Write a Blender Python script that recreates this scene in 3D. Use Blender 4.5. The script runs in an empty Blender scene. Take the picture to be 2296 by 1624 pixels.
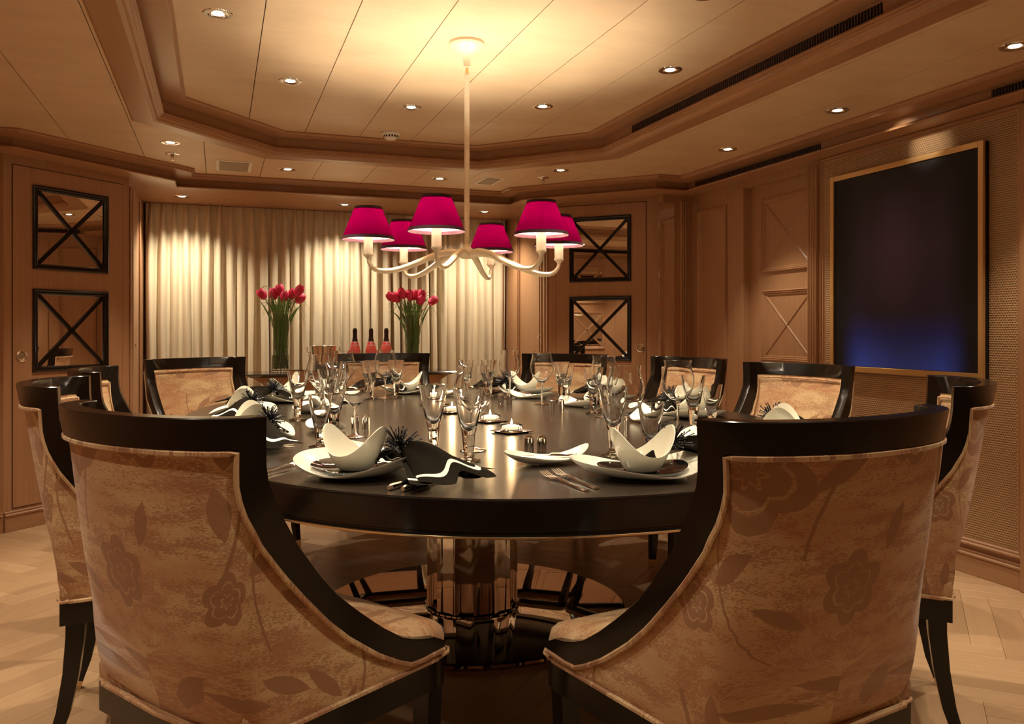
import bpy, bmesh, math, random
from mathutils import Vector, Matrix
random.seed(7)
R_ = math.radians
sc = bpy.context.scene
COL = sc.collection
PI = math.pi

# ------------------------------------------------------------------ camera, world, exposure
EYE = 1.12
YAW = 19.58
cam_d = bpy.data.cameras.new('camera'); cam = bpy.data.objects.new('camera', cam_d); COL.objects.link(cam)
cam_d.sensor_width = 36; cam_d.lens = 36 * 1850 / 2296
cam_d.shift_y = -71 / 2296
cam_d.clip_start = 0.02
cam.location = (0, 0, EYE); cam.rotation_euler = (R_(90), 0, R_(-YAW))
sc.camera = cam
w = bpy.data.worlds.new('world'); sc.world = w; w.use_nodes = True
w.node_tree.nodes['Background'].inputs[0].default_value = (0.9, 0.6, 0.35, 1)
w.node_tree.nodes['Background'].inputs[1].default_value = 0.02
sc.view_settings.view_transform = 'Standard'
sc.view_settings.look = 'None'
sc.view_settings.gamma = 1
sc.view_settings.use_curve_mapping = False
sc.view_settings.exposure = 2.15
SPOT_W = 11.0       # recessed downlights
BULB_W = 5.6        # chandelier bulbs
WARM = (1.0, 0.87, 0.66)
WARM2 = (1.0, 0.89, 0.69)

# ------------------------------------------------------------------ node helpers
def mat(name):
    m = bpy.data.materials.new(name); m.use_nodes = True
    nt = m.node_tree
    return m, nt, nt.nodes['Principled BSDF']
def lin(r, g, b):
    f = lambda c: (c/255/12.92) if c/255 <= .04045 else ((c/255+.055)/1.055)**2.4
    return (f(r), f(g), f(b), 1)
class NT:
    def __init__(s, nt): s.nt = nt
    def n(s, t, **k):
        x = s.nt.nodes.new(t)
        for a, b in k.items(): setattr(x, a, b)
        return x
    def l(s, a, b): s.nt.links.new(a, b)
    def m(s, op, a, b=0.0, c=0.0):
        x = s.n('ShaderNodeMath', operation=op)
        for i, v in enumerate((a, b, c)):
            if isinstance(v, (int, float)): x.inputs[i].default_value = v
            else: s.l(v, x.inputs[i])
        return x.outputs[0]
    def noise(s, vec, scale, detail=3, rough=.5):
        x = s.n('ShaderNodeTexNoise'); x.inputs['Scale'].default_value = scale
        x.inputs['Detail'].default_value = detail; x.inputs['Roughness'].default_value = rough
        if vec is not None: s.l(vec, x.inputs['Vector'])
        return x.outputs['Fac']
    def mapping(s, vec, scale=(1, 1, 1), loc=(0, 0, 0), rot=(0, 0, 0)):
        x = s.n('ShaderNodeMapping'); x.inputs['Scale'].default_value = scale
        x.inputs['Location'].default_value = loc; x.inputs['Rotation'].default_value = rot
        s.l(vec, x.inputs['Vector']); return x.outputs[0]
    def mix(s, f, a, b, blend='MIX'):
        x = s.n('ShaderNodeMix', data_type='RGBA', blend_type=blend)
        for i, v in ((0, f), (6, a), (7, b)):
            if isinstance(v, (int, float)): x.inputs[i].default_value = v
            elif isinstance(v, tuple): x.inputs[i].default_value = v
            else: s.l(v, x.inputs[i])
        return x.outputs[2]
    def ramp(s, f, pts):
        x = s.n('ShaderNodeValToRGB'); s.l(f, x.inputs[0]); e = x.color_ramp.elements
        while len(e) < len(pts): e.new(.5)
        for q, (p, c) in zip(e, pts): q.position = p; q.color = c
        return x.outputs[0]
    def bump(s, h, strength, dist, bsdf):
        x = s.n('ShaderNodeBump'); x.inputs['Strength'].default_value = strength
        x.inputs['Distance'].default_value = dist; s.l(h, x.inputs['Height'])
        s.l(x.outputs[0], bsdf.inputs['Normal'])
def simple(name, col, rough=.5, metal=0.0, **k):
    m, nt, b = mat(name)
    b.inputs['Base Color'].default_value = col; b.inputs['Roughness'].default_value = rough
    b.inputs['Metallic'].default_value = metal
    for a, v in k.items(): b.inputs[a.replace('_', ' ')].default_value = v
    return m
def wood(name, c1, c2, rough=.38, scale=(30, 30, 1.2), coord='Object', rnd=False, bump=.04, var=.0):
    m, nt, b = mat(name); t = NT(nt)
    tc = t.n('ShaderNodeTexCoord').outputs[coord]
    if rnd:
        oi = t.n('ShaderNodeObjectInfo').outputs['Random']
        gi = t.n('ShaderNodeNewGeometry').outputs['Random Per Island']
        rr = t.m('FRACT', t.m('ADD', oi, gi))
        cb = t.n('ShaderNodeCombineXYZ'); t.l(t.m('MULTIPLY', rr, 37.0), cb.inputs[0]); t.l(t.m('MULTIPLY', rr, 11.0), cb.inputs[1])
        va = t.n('ShaderNodeVectorMath', operation='ADD'); t.l(tc, va.inputs[0]); t.l(cb.outputs[0], va.inputs[1]); tc = va.outputs[0]
    v = t.mapping(tc, scale)
    n = t.noise(v, 1.0, 5, .6)
    n2 = t.noise(t.mapping(tc, (scale[0]*5, scale[1]*5, scale[2]*5)), 1.0, 2, .6)
    f = t.m('ADD', t.m('MULTIPLY', n, .75), t.m('MULTIPLY', n2, .25))
    f = t.m('MULTIPLY_ADD', f, 1.8, -.4)
    c = t.mix(f, c1, c2)
    if rnd:
        c = t.mix(t.m('MULTIPLY', rr, var), c, (c1[0]*.55, c1[1]*.5, c1[2]*.45, 1))
    t.l(c, b.inputs['Base Color']); b.inputs['Roughness'].default_value = rough
    t.bump(f, bump, .002, b)
    return m

# ------------------------------------------------------------------ materials
W1, W2 = (.46, .25, .130, 1), (.34, .172, .083, 1)
M = {}
M['wood'] = wood('beech_veneer', W1, W2, .36, (55, 55, 1.6))
M['wood_h'] = wood('beech_veneer_crosswise', W1, W2, .34, (6, 6, 60))
M['wood_rail'] = wood('beech_trim', (.43, .225, .112, 1), (.38, .195, .094, 1), .3, (3, 3, 14), bump=.0)
M['floor'] = wood('oak_parquet', (.58, .375, .215, 1), (.46, .28, .15, 1), .33, (2.2, 45, 45), rnd=True, var=.55)
M['subfloor'] = simple('floor_joint', (.20, .11, .06, 1), .7)
M['joint'] = simple('dark_joint', (.05, .025, .012, 1), .8)
m, nt, b = mat('ceiling_silk'); t = NT(nt); tc = t.n('ShaderNodeTexCoord').outputs['Object']
f = t.noise(t.mapping(tc, (1.6, 5, 1)), 1.5, 6, .65); f = t.m('MULTIPLY_ADD', f, 2.0, -.5)
t.l(t.mix(f, (.66, .455, .275, 1), (.76, .55, .35, 1)), b.inputs['Base Color']); b.inputs['Roughness'].default_value = .42
M['ceiling'] = m
M['ebony'] = wood('dark_espresso_lacquer', (.005, .0032, .0024, 1), (.009, .0055, .0035, 1), .2, (40, 40, 2), bump=.01)
M['ebony'].node_tree.nodes['Principled BSDF'].inputs['Specular IOR Level'].default_value = .42
m, nt, b = mat('table_lacquer'); t = NT(nt); tc = t.n('ShaderNodeTexCoord').outputs['Object']
f = t.noise(t.mapping(tc, (2, 40, 1)), 1.5, 5, .6)
t.l(t.mix(f, (.020, .013, .008, 1), (.034, .023, .014, 1)), b.inputs['Base Color'])
b.inputs['Roughness'].default_value = .21; b.inputs['Specular IOR Level'].default_value = .7
M['table'] = m
M['chrome'] = simple('polished_chrome', (.82, .80, .77, 1), .04, 1)
M['dark_mirror'] = simple('black_glass_base', (.55, .5, .45, 1), .03, 1)
M['silver'] = simple('silver', (.92, .89, .85, 1), .16, 1)
M['brass'] = simple('brushed_brass', (.75, .58, .36, 1), .25, 1)
M['mirror'] = simple('mirror_glass', (.93, .91, .87, 1), .01, 1)
M['glass'] = simple('clear_glass', (1, 1, 1, 1), 0.0, 0, IOR=1.47, Transmission_Weight=1.0)
M['water'] = simple('water', (.93, .97, .92, 1), 0.0, 0, IOR=1.33, Transmission_Weight=1.0)
M['black_glass'] = simple('black_glass', (.012, .010, .009, 1), .04, 0, Specular_IOR_Level=.8)
M['china'] = simple('cream_china', (.80, .76, .62, 1), .12)
M['cream'] = simple('cream_lacquer', (.80, .66, .47, 1), .3)
M['candle'] = simple('candle_sleeve', (.90, .80, .62, 1), .5)
M['white'] = simple('white_plastic', (.88, .82, .72, 1), .4)
M['grey_vent'] = simple('vent_grey', (.36, .27, .17, 1), .5)
M['wax'] = simple('white_wax', (.9, .86, .75, 1), .5)
M['black'] = simple('black_twig', (.012, .009, .012, 1), .35)
M['slat'] = simple('grille_slat', (.12, .065, .05, 1), .4)
M['void'] = simple('grille_void', (.006, .004, .004, 1), .8)
M['gold'] = simple('gold_leaf', (.72, .46, .20, 1), .32, .75)
M['leaf'] = simple('green_leaf', (.11, .19, .04, 1), .4)
M['stem'] = simple('tulip_stem', (.16, .25, .07, 1), .4)
M['stone'] = simple('black_granite', (.018, .017, .016, 1), .12)
M['bottle'] = simple('rose_bottle', (.62, .09, .07, 1), .08, 0, Specular_IOR_Level=.6)
M['foil'] = simple('dark_foil', (.055, .025, .02, 1), .3, .6)
M['label'] = simple('red_label', (.55, .02, .04, 1), .4)
M['label_edge'] = simple('pale_label_edge', (.85, .6, .5, 1), .4)
def emis(name, col, s):
    m, nt, b = mat(name); b.inputs['Base Color'].default_value = col
    b.inputs['Emission Color'].default_value = col; b.inputs['Emission Strength'].default_value = s
    return m
M['lamp'] = emis('halogen_lamp', (1.0, .86, .62, 1), 6)
M['bulb'] = emis('warm_bulb', (1.0, .80, .50, 1), 5)
M['flame'] = emis('candle_flame', (1.0, .72, .34, 1), 12)
m, nt, b = mat('tulip_petal'); t = NT(nt); tc = t.n('ShaderNodeTexCoord').outputs['Object']
f = t.noise(t.mapping(tc, (60, 60, 12)), 1, 3)
t.l(t.mix(f, (.66, .010, .075, 1), (.88, .05, .16, 1)), b.inputs['Base Color']); b.inputs['Roughness'].default_value = .5
M['petal'] = m
# lampshade: pink silk outside, white lining inside
def shade_mat(name, col, tr, k):
    m = bpy.data.materials.new(name); m.use_nodes = True; nt = m.node_tree; nt.nodes.clear(); t = NT(nt)
    o = t.n('ShaderNodeOutputMaterial'); mx = t.n('ShaderNodeMixShader'); d = t.n('ShaderNodeBsdfDiffuse'); tl = t.n('ShaderNodeBsdfTranslucent')
    mx.inputs[0].default_value = k; d.inputs[0].default_value = col; tl.inputs[0].default_value = tr
    t.l(d.outputs[0], mx.inputs[1]); t.l(tl.outputs[0], mx.inputs[2]); t.l(mx.outputs[0], o.inputs[0]); return m
M['shade'] = shade_mat('magenta_silk', (.24, .0, .050, 1), (.098, .0, .022, 1), .5)
M['lining'] = shade_mat('white_lining', (.9, .87, .82, 1), (.8, .76, .70, 1), .20)
M['shade_trim'] = simple('burgundy_trim', (.030, .001, .005, 1), .8)
# curtain
m, nt, b = mat('curtain_linen'); t = NT(nt); tc = t.n('ShaderNodeTexCoord').outputs['Object']
f = t.noise(t.mapping(tc, (300, 300, 20)), 1, 2)
t.l(t.mix(f, (.60, .50, .345, 1), (.66, .56, .40, 1)), b.inputs['Base Color']); b.inputs['Roughness'].default_value = .75
b.inputs['Sheen Weight'].default_value = .2
M['curtain'] = m
# cane webbing
m, nt, b = mat('cane_webbing'); t = NT(nt); tc = t.n('ShaderNodeTexCoord').outputs['Object']
sx = t.n('ShaderNodeSeparateXYZ'); t.l(tc, sx.inputs[0])
a = t.m('SINE', t.m('MULTIPLY', sx.outputs[1], 2*PI/.0125)); c = t.m('SINE', t.m('MULTIPLY', sx.outputs[2], 2*PI/.0105))
rowp = t.m('SINE', t.m('MULTIPLY', sx.outputs[2], PI/.0105))
wv = t.m('MULTIPLY', a, rowp); hgt = t.m('ADD', t.m('MULTIPLY', wv, .5), t.m('MULTIPLY', c, .5))
f = t.m('MULTIPLY_ADD', hgt, .5, .5)
c1 = t.ramp(f, [(0.0, (.10, .045, .018, 1)), (.22, (.26, .14, .06, 1)), (.5, (.47, .29, .14, 1)), (1, (.58, .37, .19, 1))])
c1 = t.mix(t.m('MULTIPLY', t.noise(t.mapping(tc, (1, 30, 4)), 4, 3), .35), c1, (.32, .18, .09, 1))
t.l(c1, b.inputs['Base Color']); b.inputs['Roughness'].default_value = .5; t.bump(f, .9, .004, b)
M['cane'] = m
# painting
m, nt, b = mat('painting_canvas'); t = NT(nt); tc = t.n('ShaderNodeTexCoord').outputs['UV']
sx = t.n('ShaderNodeSeparateXYZ'); t.l(tc, sx.inputs[0]); u, v = sx.outputs[0], sx.outputs[1]
base = t.ramp(v, [(0.0, (.05, .11, .85, 1)), (.08, (.036, .075, .60, 1)), (.17, (.022, .032, .30, 1)), (.28, (.030, .022, .070, 1)), (.6, (.050, .034, .080, 1)), (1, (.018, .015, .020, 1))])
du = t.m('ABSOLUTE', t.m('SUBTRACT', u, .5)); edge = t.n('ShaderNodeMapRange'); edge.interpolation_type = 'SMOOTHSTEP'
t.l(du, edge.inputs[0]); edge.inputs[1].default_value = .26; edge.inputs[2].default_value = .46; edge.inputs[3].default_value = 0; edge.inputs[4].default_value = 1
base = t.mix(edge.outputs[0], base, (.006, .006, .010, 1))
d = t.m('SQRT', t.m('ADD', t.m('POWER', t.m('MULTIPLY', t.m('SUBTRACT', u, .47), 1.9), 2.0), t.m('POWER', t.m('MULTIPLY', t.m('SUBTRACT', v, .58), 1.1), 2.0)))
g = t.n('ShaderNodeMapRange'); g.interpolation_type = 'SMOOTHSTEP'; t.l(d, g.inputs[0]); g.inputs[1].default_value = 0; g.inputs[2].default_value = .45; g.inputs[3].default_value = .8; g.inputs[4].default_value = 0
base = t.mix(g.outputs[0], base, (.085, .055, .130, 1))
t.l(base, b.inputs['Base Color']); b.inputs['Roughness'].default_value = .42; b.inputs['Specular IOR Level'].default_value = .25
t.bump(t.noise(t.mapping(tc, (40, 160, 1)), 4, 2), .15, .001, b)
M['canvas'] = m
# napkin with a white ribbon stripe near the hem (v runs from the ring to the hem)
m, nt, b = mat('napkin_linen'); t = NT(nt); tc = t.n('ShaderNodeTexCoord').outputs['UV']
sx = t.n('ShaderNodeSeparateXYZ'); t.l(tc, sx.inputs[0]); v = sx.outputs[1]
st = t.m('MULTIPLY', t.m('GREATER_THAN', v, .80), t.m('LESS_THAN', v, .855))
t.l(t.mix(st, (.009, .0062, .0035, 1), (.82, .76, .64, 1)), b.inputs['Base Color']); b.inputs['Roughness'].default_value = .8
t.bump(t.noise(t.mapping(tc, (300, 300, 1)), 1, 1), .2, .0005, b)
b.inputs['Specular IOR Level'].default_value = .03
M['napkin'] = m

# floral damask
def damask():
    m, nt, b = mat('floral_damask'); t = NT(nt)
    uv = t.n('ShaderNodeTexCoord').outputs['UV']
    nz = t.n('ShaderNodeTexNoise'); nz.inputs['Scale'].default_value = 60; nz.inputs['Detail'].default_value = 2; t.l(uv, nz.inputs['Vector'])
    sub = t.n('ShaderNodeVectorMath', operation='SUBTRACT'); t.l(nz.outputs['Color'], sub.inputs[0]); sub.inputs[1].default_value = (.5, .5, .5)
    scl = t.n('ShaderNodeVectorMath', operation='SCALE'); t.l(sub.outputs[0], scl.inputs[0]); scl.inputs['Scale'].default_value = .006
    add = t.n('ShaderNodeVectorMath', operation='ADD'); t.l(uv, add.inputs[0]); t.l(scl.outputs[0], add.inputs[1])
    sx = t.n('ShaderNodeSeparateXYZ'); t.l(add.outputs[0], sx.inputs[0])
    TX, TY = .62, .56
    x = t.m('MULTIPLY', t.m('FRACT', t.m('DIVIDE', sx.outputs[0], TX)), TX)
    y = t.m('MULTIPLY', t.m('FRACT', t.m('DIVIDE', sx.outputs[1], TY)), TY)
    def local(cx_, cy_, rot):
        dx, dy = t.m('SUBTRACT', x, cx_), t.m('SUBTRACT', y, cy_)
        c_, s_ = math.cos(rot), math.sin(rot)
        return (t.m('MULTIPLY_ADD', dx, c_, t.m('MULTIPLY', dy, s_)), t.m('MULTIPLY_ADD', dx, -s_, t.m('MULTIPLY', dy, c_)))
    def flower(cx_, cy_, R, n=5, rot=0., squash=1.0):
        px, py = local(cx_, cy_, rot); py = t.m('MULTIPLY', py, squash)
        r = t.m('SQRT', t.m('ADD', t.m('MULTIPLY', px, px), t.m('MULTIPLY', py, py)))
        a = t.m('ARCTAN2', py, px)
        pet = t.m('MULTIPLY_ADD', t.m('ABSOLUTE', t.m('SINE', t.m('MULTIPLY', a, n/2))), .30*R, .76*R)
        q = t.m('DIVIDE', r, pet)
        o = t.m('LESS_THAN', q, 1.0)
        gap = t.m('MULTIPLY', t.m('GREATER_THAN', q, .60), t.m('LESS_THAN', q, .68))
        q2 = t.m('DIVIDE', r, t.m('MULTIPLY_ADD', t.m('SINE', t.m('MULTIPLY', a, n+2)), .07*R, .20*R))
        gap2 = t.m('MULTIPLY', t.m('GREATER_THAN', q2, .8), t.m('LESS_THAN', q2, 1.15))
        return t.m('SUBTRACT', o, t.m('MULTIPLY', t.m('MAXIMUM', gap, gap2), .8))
    def leafm(cx_, cy_, a_, b_, rot):
        px, py = local(cx_, cy_, rot)
        px = t.m('DIVIDE', px, a_); w_ = t.m('MULTIPLY', t.m('SUBTRACT', 1.0, t.m('MULTIPLY', px, px)), b_)
        return t.m('LESS_THAN', t.m('ABSOLUTE', py), w_)
    def stemm(x0, amp, fr, ph, y0, y1, wd):
        cx2 = t.m('MULTIPLY_ADD', t.m('SINE', t.m('MULTIPLY_ADD', y, fr, ph)), amp, x0)
        k = t.m('LESS_THAN', t.m('ABSOLUTE', t.m('SUBTRACT', x, cx2)), wd)
        return t.m('MULTIPLY', k, t.m('MULTIPLY', t.m('GREATER_THAN', y, y0), t.m('LESS_THAN', y, y1)))
    ms = [flower(.35, .33, .098, 5, .4), flower(.17, .12, .066, 6, .1), flower(.52, .10, .050, 5, .8), flower(.08, .38, .055, 5, 1.2, 1.15),
          leafm(.21, .33, .06, .016, 2.5), leafm(.22, .40, .055, .014, 2.0), leafm(.27, .47, .055, .015, .7), leafm(.36, .49, .06, .016, .35),
          leafm(.44, .47, .05, .013, .2), leafm(.41, .17, .06, .020, 2.7), leafm(.33, .08, .055, .017, .4), leafm(.56, .25, .05, .020, 1.3),
          leafm(.50, .47, .04, .014, 1.7), leafm(.09, .22, .045, .015, 1.8), leafm(.56, .38, .055, .026, 1.55),
          stemm(.23, .05, 9, .5, .18, .53, .0035), stemm(.54, .03, 12, 1.5, .12, .50, .006), stemm(.40, .05, 10, 0, .0, .26, .003)]
    k = ms[0]
    for q in ms[1:]: k = t.m('MAXIMUM', k, q)
    wash = t.noise(t.mapping(uv, (1, 2.6, 1)), 3.0, 4, .55)
    wr = t.n('ShaderNodeMapRange'); wr.interpolation_type = 'SMOOTHSTEP'; t.l(wash, wr.inputs[0]); wr.inputs[1].default_value = .42; wr.inputs[2].default_value = .58
    sp = t.noise(t.mapping(uv, (110, 420, 1)), 1.0, 2, .7)           # broken weft flecks
    sp2 = t.noise(t.mapping(uv, (9, 26, 1)), 1.0, 3, .7)
    fl = t.m('GREATER_THAN', t.m('MULTIPLY_ADD', sp, .5, t.m('MULTIPLY', sp2, .5)), .485)
    gold = (.66, .46, .245, 1); ochre = (.43, .235, .115, 1); rust = (.44, .195, .086, 1); deep = (.33, .158, .075, 1)
    c = t.mix(fl, ochre, gold)
    c = t.mix(t.m('MULTIPLY', wr.outputs[0], t.m('MULTIPLY_ADD', fl, -.35, .85)), c, rust)
    c = t.mix(t.m('MULTIPLY', k, .86), c, deep)
    t.l(c, b.inputs['Base Color']); b.inputs['Roughness'].default_value = .55
    b.inputs['Sheen Weight'].default_value = .15
    h = t.m('MULTIPLY_ADD', fl, .5, t.m('MULTIPLY', sp, .5)); t.bump(h, .25, .001, b)
    return m
M['fabric'] = damask()
M['piping'] = simple('piping_cord', (.50, .28, .135, 1), .6)

# ------------------------------------------------------------------ geometry helpers
class MB:
    def __init__(s): s.v = []; s.f = []; s.uv = []
    def add(s, vs, fs, uvs=None):
        o = len(s.v); s.v += [tuple(p) for p in vs]; s.f += [tuple(i+o for i in q) for q in fs]
        s.uv += (uvs if uvs else [(p[0], p[1]) for p in vs]); return s
    def box(s, x0, y0, z0, x1, y1, z1):
        v = [(x, y, z) for z in (z0, z1) for y in (y0, y1) for x in (x0, x1)]
        return s.add(v, [(0, 2, 3, 1), (4, 5, 7, 6), (0, 1, 5, 4), (2, 6, 7, 3), (0, 4, 6, 2), (1, 3, 7, 5)])
    def bbox(s, x0, y0, z0, x1, y1, z1, b=.002):
        b = min(b, (x1-x0)*.49, (y1-y0)*.49, (z1-z0)*.49); v = []
        for z, i in ((z0, b), (z0+b, 0), (z1-b, 0), (z1, b)):
            for (x, y, sx, sy) in ((x0, y0, 1, 1), (x1, y0, -1, 1), (x1, y1, -1, -1), (x0, y1, 1, -1)):
                c = b if i == 0 else b*1.6
                v.append((x+sx*c, y+sy*i, z)); v.append((x+sx*i, y+sy*c, z))
        # order each ring around
        rings = []
        for r in range(4):
            q = v[r*8:r*8+8]; rings.append([q[1], q[0], q[2], q[3], q[5], q[4], q[6], q[7]])
        vs = [p for r in rings for p in r]; fs = [tuple(reversed(range(8))), tuple(range(24, 32))]
        for r in range(3):
            for i in range(8): j = (i+1) % 8; fs.append((r*8+i, r*8+j, r*8+8+j, r*8+8+i))
        return s.add(vs, fs)
    def lathe(s, prof, n=24, c=(0, 0, 0), cap=True):
        v = []; f = []; m = len(prof)
        for r, z in prof:
            for i in range(n): a = 2*PI*i/n; v.append((c[0]+r*math.cos(a), c[1]+r*math.sin(a), c[2]+z))
        for k in range(m-1):
            for i in range(n): j = (i+1) % n; f.append((k*n+i, k*n+j, k*n+n+j, k*n+n+i))
        if cap:
            if prof[0][0] > 1e-5: f.append(tuple(reversed(range(n))))
            if prof[-1][0] > 1e-5: f.append(tuple(range((m-1)*n, m*n)))
        return s.add(v, f)
    def tube(s, pts, rad, n=8, up=(0, 0, 1), cap=True, sq=None):
        pts = [Vector(p) for p in pts]; v = []; f = []; m = len(pts); last = None
        for k, p in enumerate(pts):
            d = (pts[min(k+1, m-1)] - pts[max(k-1, 0)]).normalized()
            if last is None:
                u_ = Vector(up)
                if abs(u_.dot(d)) > .95: u_ = Vector((1, 0, 0))
                a = (u_ - d*u_.dot(d)).normalized()
            else: a = (last - d*last.dot(d)).normalized()
            last = a; b_ = d.cross(a); r = rad[k] if isinstance(rad, (list, tuple)) else rad
            for i in range(n):
                an = 2*PI*i/n + (PI/4 if sq else 0); ra, rb = (r, r) if not sq else (r*sq[0], r*sq[1])
                v.append(p + a*math.cos(an)*ra + b_*math.sin(an)*rb)
        for k in range(m-1):
            for i in range(n): j = (i+1) % n; f.append((k*n+i, k*n+j, k*n+n+j, k*n+n+i))
        if cap: f += [tuple(reversed(range(n))), tuple(range((m-1)*n, m*n))]
        return s.add(v, f)
    def grid(s, fn, nu, nv, cu=False, flip=False):
        v = []; uvs = []; f = []
        for i in range(nu):
            for j in range(nv):
                r = fn(i/(nu if cu else nu-1), j/(nv-1)); v.append(tuple(r[:3])); uvs.append((r[3], r[4]) if len(r) > 3 else (r[0], r[1]))
        for i in range(nu if cu else nu-1):
            for j in range(nv-1):
                a, b_, c_, d_ = i*nv+j, ((i+1) % nu)*nv+j, ((i+1) % nu)*nv+j+1, i*nv+j+1
                f.append((a, d_, c_, b_) if flip else (a, b_, c_, d_))
        return s.add(v, f, uvs)
    def prism(s, poly, z0, z1):
        n = len(poly); v = [(x, y, z0) for x, y in poly] + [(x, y, z1) for x, y in poly]
        f = [tuple(reversed(range(n))), tuple(range(n, 2*n))] + [(i, (i+1) % n, n+(i+1) % n, n+i) for i in range(n)]
        return s.add(v, f)
    def build(s, name, m, parent=None, smooth=True, loc=None, angle=32):
        me = bpy.data.meshes.new(name); me.from_pydata(s.v, [], s.f)
        ul = me.uv_layers.new(name='UVMap')
        uvs = s.uv
        flat = []
        for lp in me.loops: flat += uvs[lp.vertex_index]
        ul.data.foreach_set('uv', flat)
        bm = bmesh.new(); bm.from_mesh(me); bmesh.ops.recalc_face_normals(bm, faces=bm.faces); bm.to_mesh(me); bm.free()
        me.materials.append(m)
        if smooth:
            me.polygons.foreach_set('use_smooth', [True]*len(me.polygons)); me.set_sharp_from_angle(angle=R_(angle))
        me.update()
        o = bpy.data.objects.new(name, me); COL.objects.link(o)
        if parent: o.parent = parent
        if loc: o.location = loc
        return o
def tag(o, label=None, cat=None, group=None, kind=None):
    if label: o['label'] = label
    if cat: o['category'] = cat
    if group: o['group'] = group
    if kind: o['kind'] = kind
    return o
def empty(name, loc=(0, 0, 0), rz=0):
    o = bpy.data.objects.new(name, None); COL.objects.link(o); o.empty_display_size = .05
    o.location = loc; o.rotation_euler = (0, 0, rz); return o
def struct(o): o['kind'] = 'structure'; return o
def copy_tree(o, parent=None):
    c = o.copy(); COL.objects.link(c)
    if parent: c.parent = parent
    for ch in [x for x in bpy.data.objects if x.parent == o]: copy_tree(ch, c)
    return c
CH = {}
def kids(o):
    return [x for x in COL.objects if x.parent == o]
def dup(o, loc, rz, label, group=None):
    r = o.copy(); COL.objects.link(r); r.location = loc; r.rotation_euler = (0, 0, rz)
    for ch in CH[o.name]:
        c = ch.copy(); COL.objects.link(c); c.parent = r
        for g in CH.get(ch.name, []):
            d = g.copy(); COL.objects.link(d); d.parent = c
    r['label'] = label
    if group: r['group'] = group
    return r
def register(root):
    CH[root.name] = kids(root)
    for c in CH[root.name]: CH[c.name] = kids(c)
    return root
def offset(poly, d):
    """mitred offset of an open polyline to its right-hand side when walking it (away from the room)"""
    out = []; n = len(poly)
    def nrm(a, b):
        dx, dy = b[0]-a[0], b[1]-a[1]; l = math.hypot(dx, dy); return (dy/l, -dx/l)
    for i in range(n):
        if i == 0: nx = nrm(poly[0], poly[1]); out.append((poly[0][0]+nx[0]*d, poly[0][1]+nx[1]*d)); continue
        if i == n-1: nx = nrm(poly[-2], poly[-1]); out.append((poly[-1][0]+nx[0]*d, poly[-1][1]+nx[1]*d)); continue
        a, b_ = nrm(poly[i-1], poly[i]), nrm(poly[i], poly[i+1])
        k = 1 + a[0]*b_[0] + a[1]*b_[1]
        out.append((poly[i][0]+(a[0]+b_[0])*d/k, poly[i][1]+(a[1]+b_[1])*d/k))
    return out
def offset_closed(poly, d):
    p = [poly[-1]] + list(poly) + [poly[0]]; return offset(p, d)[1:-1]
def sweep(path, prof, closed=False):
    b_ = MB(); rows = [(offset_closed(path, o) if closed else offset(path, o), z) for o, z in prof]
    n = len(path); v = [(x, y, z) for r, z in rows for x, y in r]; f = []
    for k in range(len(rows)-1):
        for i in range(n if closed else n-1):
            j = (i+1) % n; f.append((k*n+i, k*n+j, k*n+n+j, k*n+n+i))
    b_.add(v, f); return b_

# ------------------------------------------------------------------ THE SETTING
H, H2, HS = 2.185, 2.30, 2.10
XR, YB = 3.26, 5.24
CP = [(2.993, -2.6), (2.993, 4.957), (2.824, 4.957), (2.044, 5.79), (2.038, 5.98), (-.152, 5.98), (-.152, 5.81), (-.984, 4.957), (-1.12, 4.957), (-1.12, -2.6)]
OCT = [(2.078, 2.07), (2.078, 4.468), (1.547, 5.035), (.37, 5.045), (-.16, 4.47), (-.16, 2.07), (.37, 1.505), (1.547, 1.505)]
OUTER = offset_closed(OCT, .25)

# floor: herringbone planks
floor = MB().box(-1.7, -2.9, -.06, 3.7, 7.2, -.0045).build('floor', M['subfloor'], smooth=False); struct(floor)
PL, PW, G = .60, .10, .0005
plank_me = None; cand = []
c45 = math.sqrt(.5)
for b_ in range(-12, 13):
    for a_ in range(-90, 91):
        for kind in (0, 1):
            if kind == 0: cx_, cy_ = a_*PW + PL/2, a_*PW + b_*2*PL + PW/2
            else: cx_, cy_ = a_*PW + PL + PW/2, (a_+1)*PW - PL/2 + b_*2*PL
            X, Y = (cx_ - cy_)*c45 + .9, (cx_ + cy_)*c45 + 3.0
            if -1.75 < X < 3.55 and -.4 < Y < 7.1:
                cand.append((X, Y, 45 if kind == 0 else 135))
s_, c_ = math.sin(R_(YAW)), math.cos(R_(YAW))
def vis(X, Y):
    tt = X*s_ + Y*c_; r = X*c_ - Y*s_
    if tt < 2.1 or abs(r/tt) > .72: return 99 + abs(tt)
    if Y > 5.3: return 50
    if math.hypot((X-.96), (Y-3.2)) < .5: return 20
    return tt
cand.sort(key=lambda q: vis(q[0], q[1]))
pm = MB().bbox(-PL/2+G, -PW/2+G, -.004, PL/2-G, PW/2-G, 0, .0006).build('plank', M['floor'], floor, smooth=False)
rest = MB()
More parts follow.
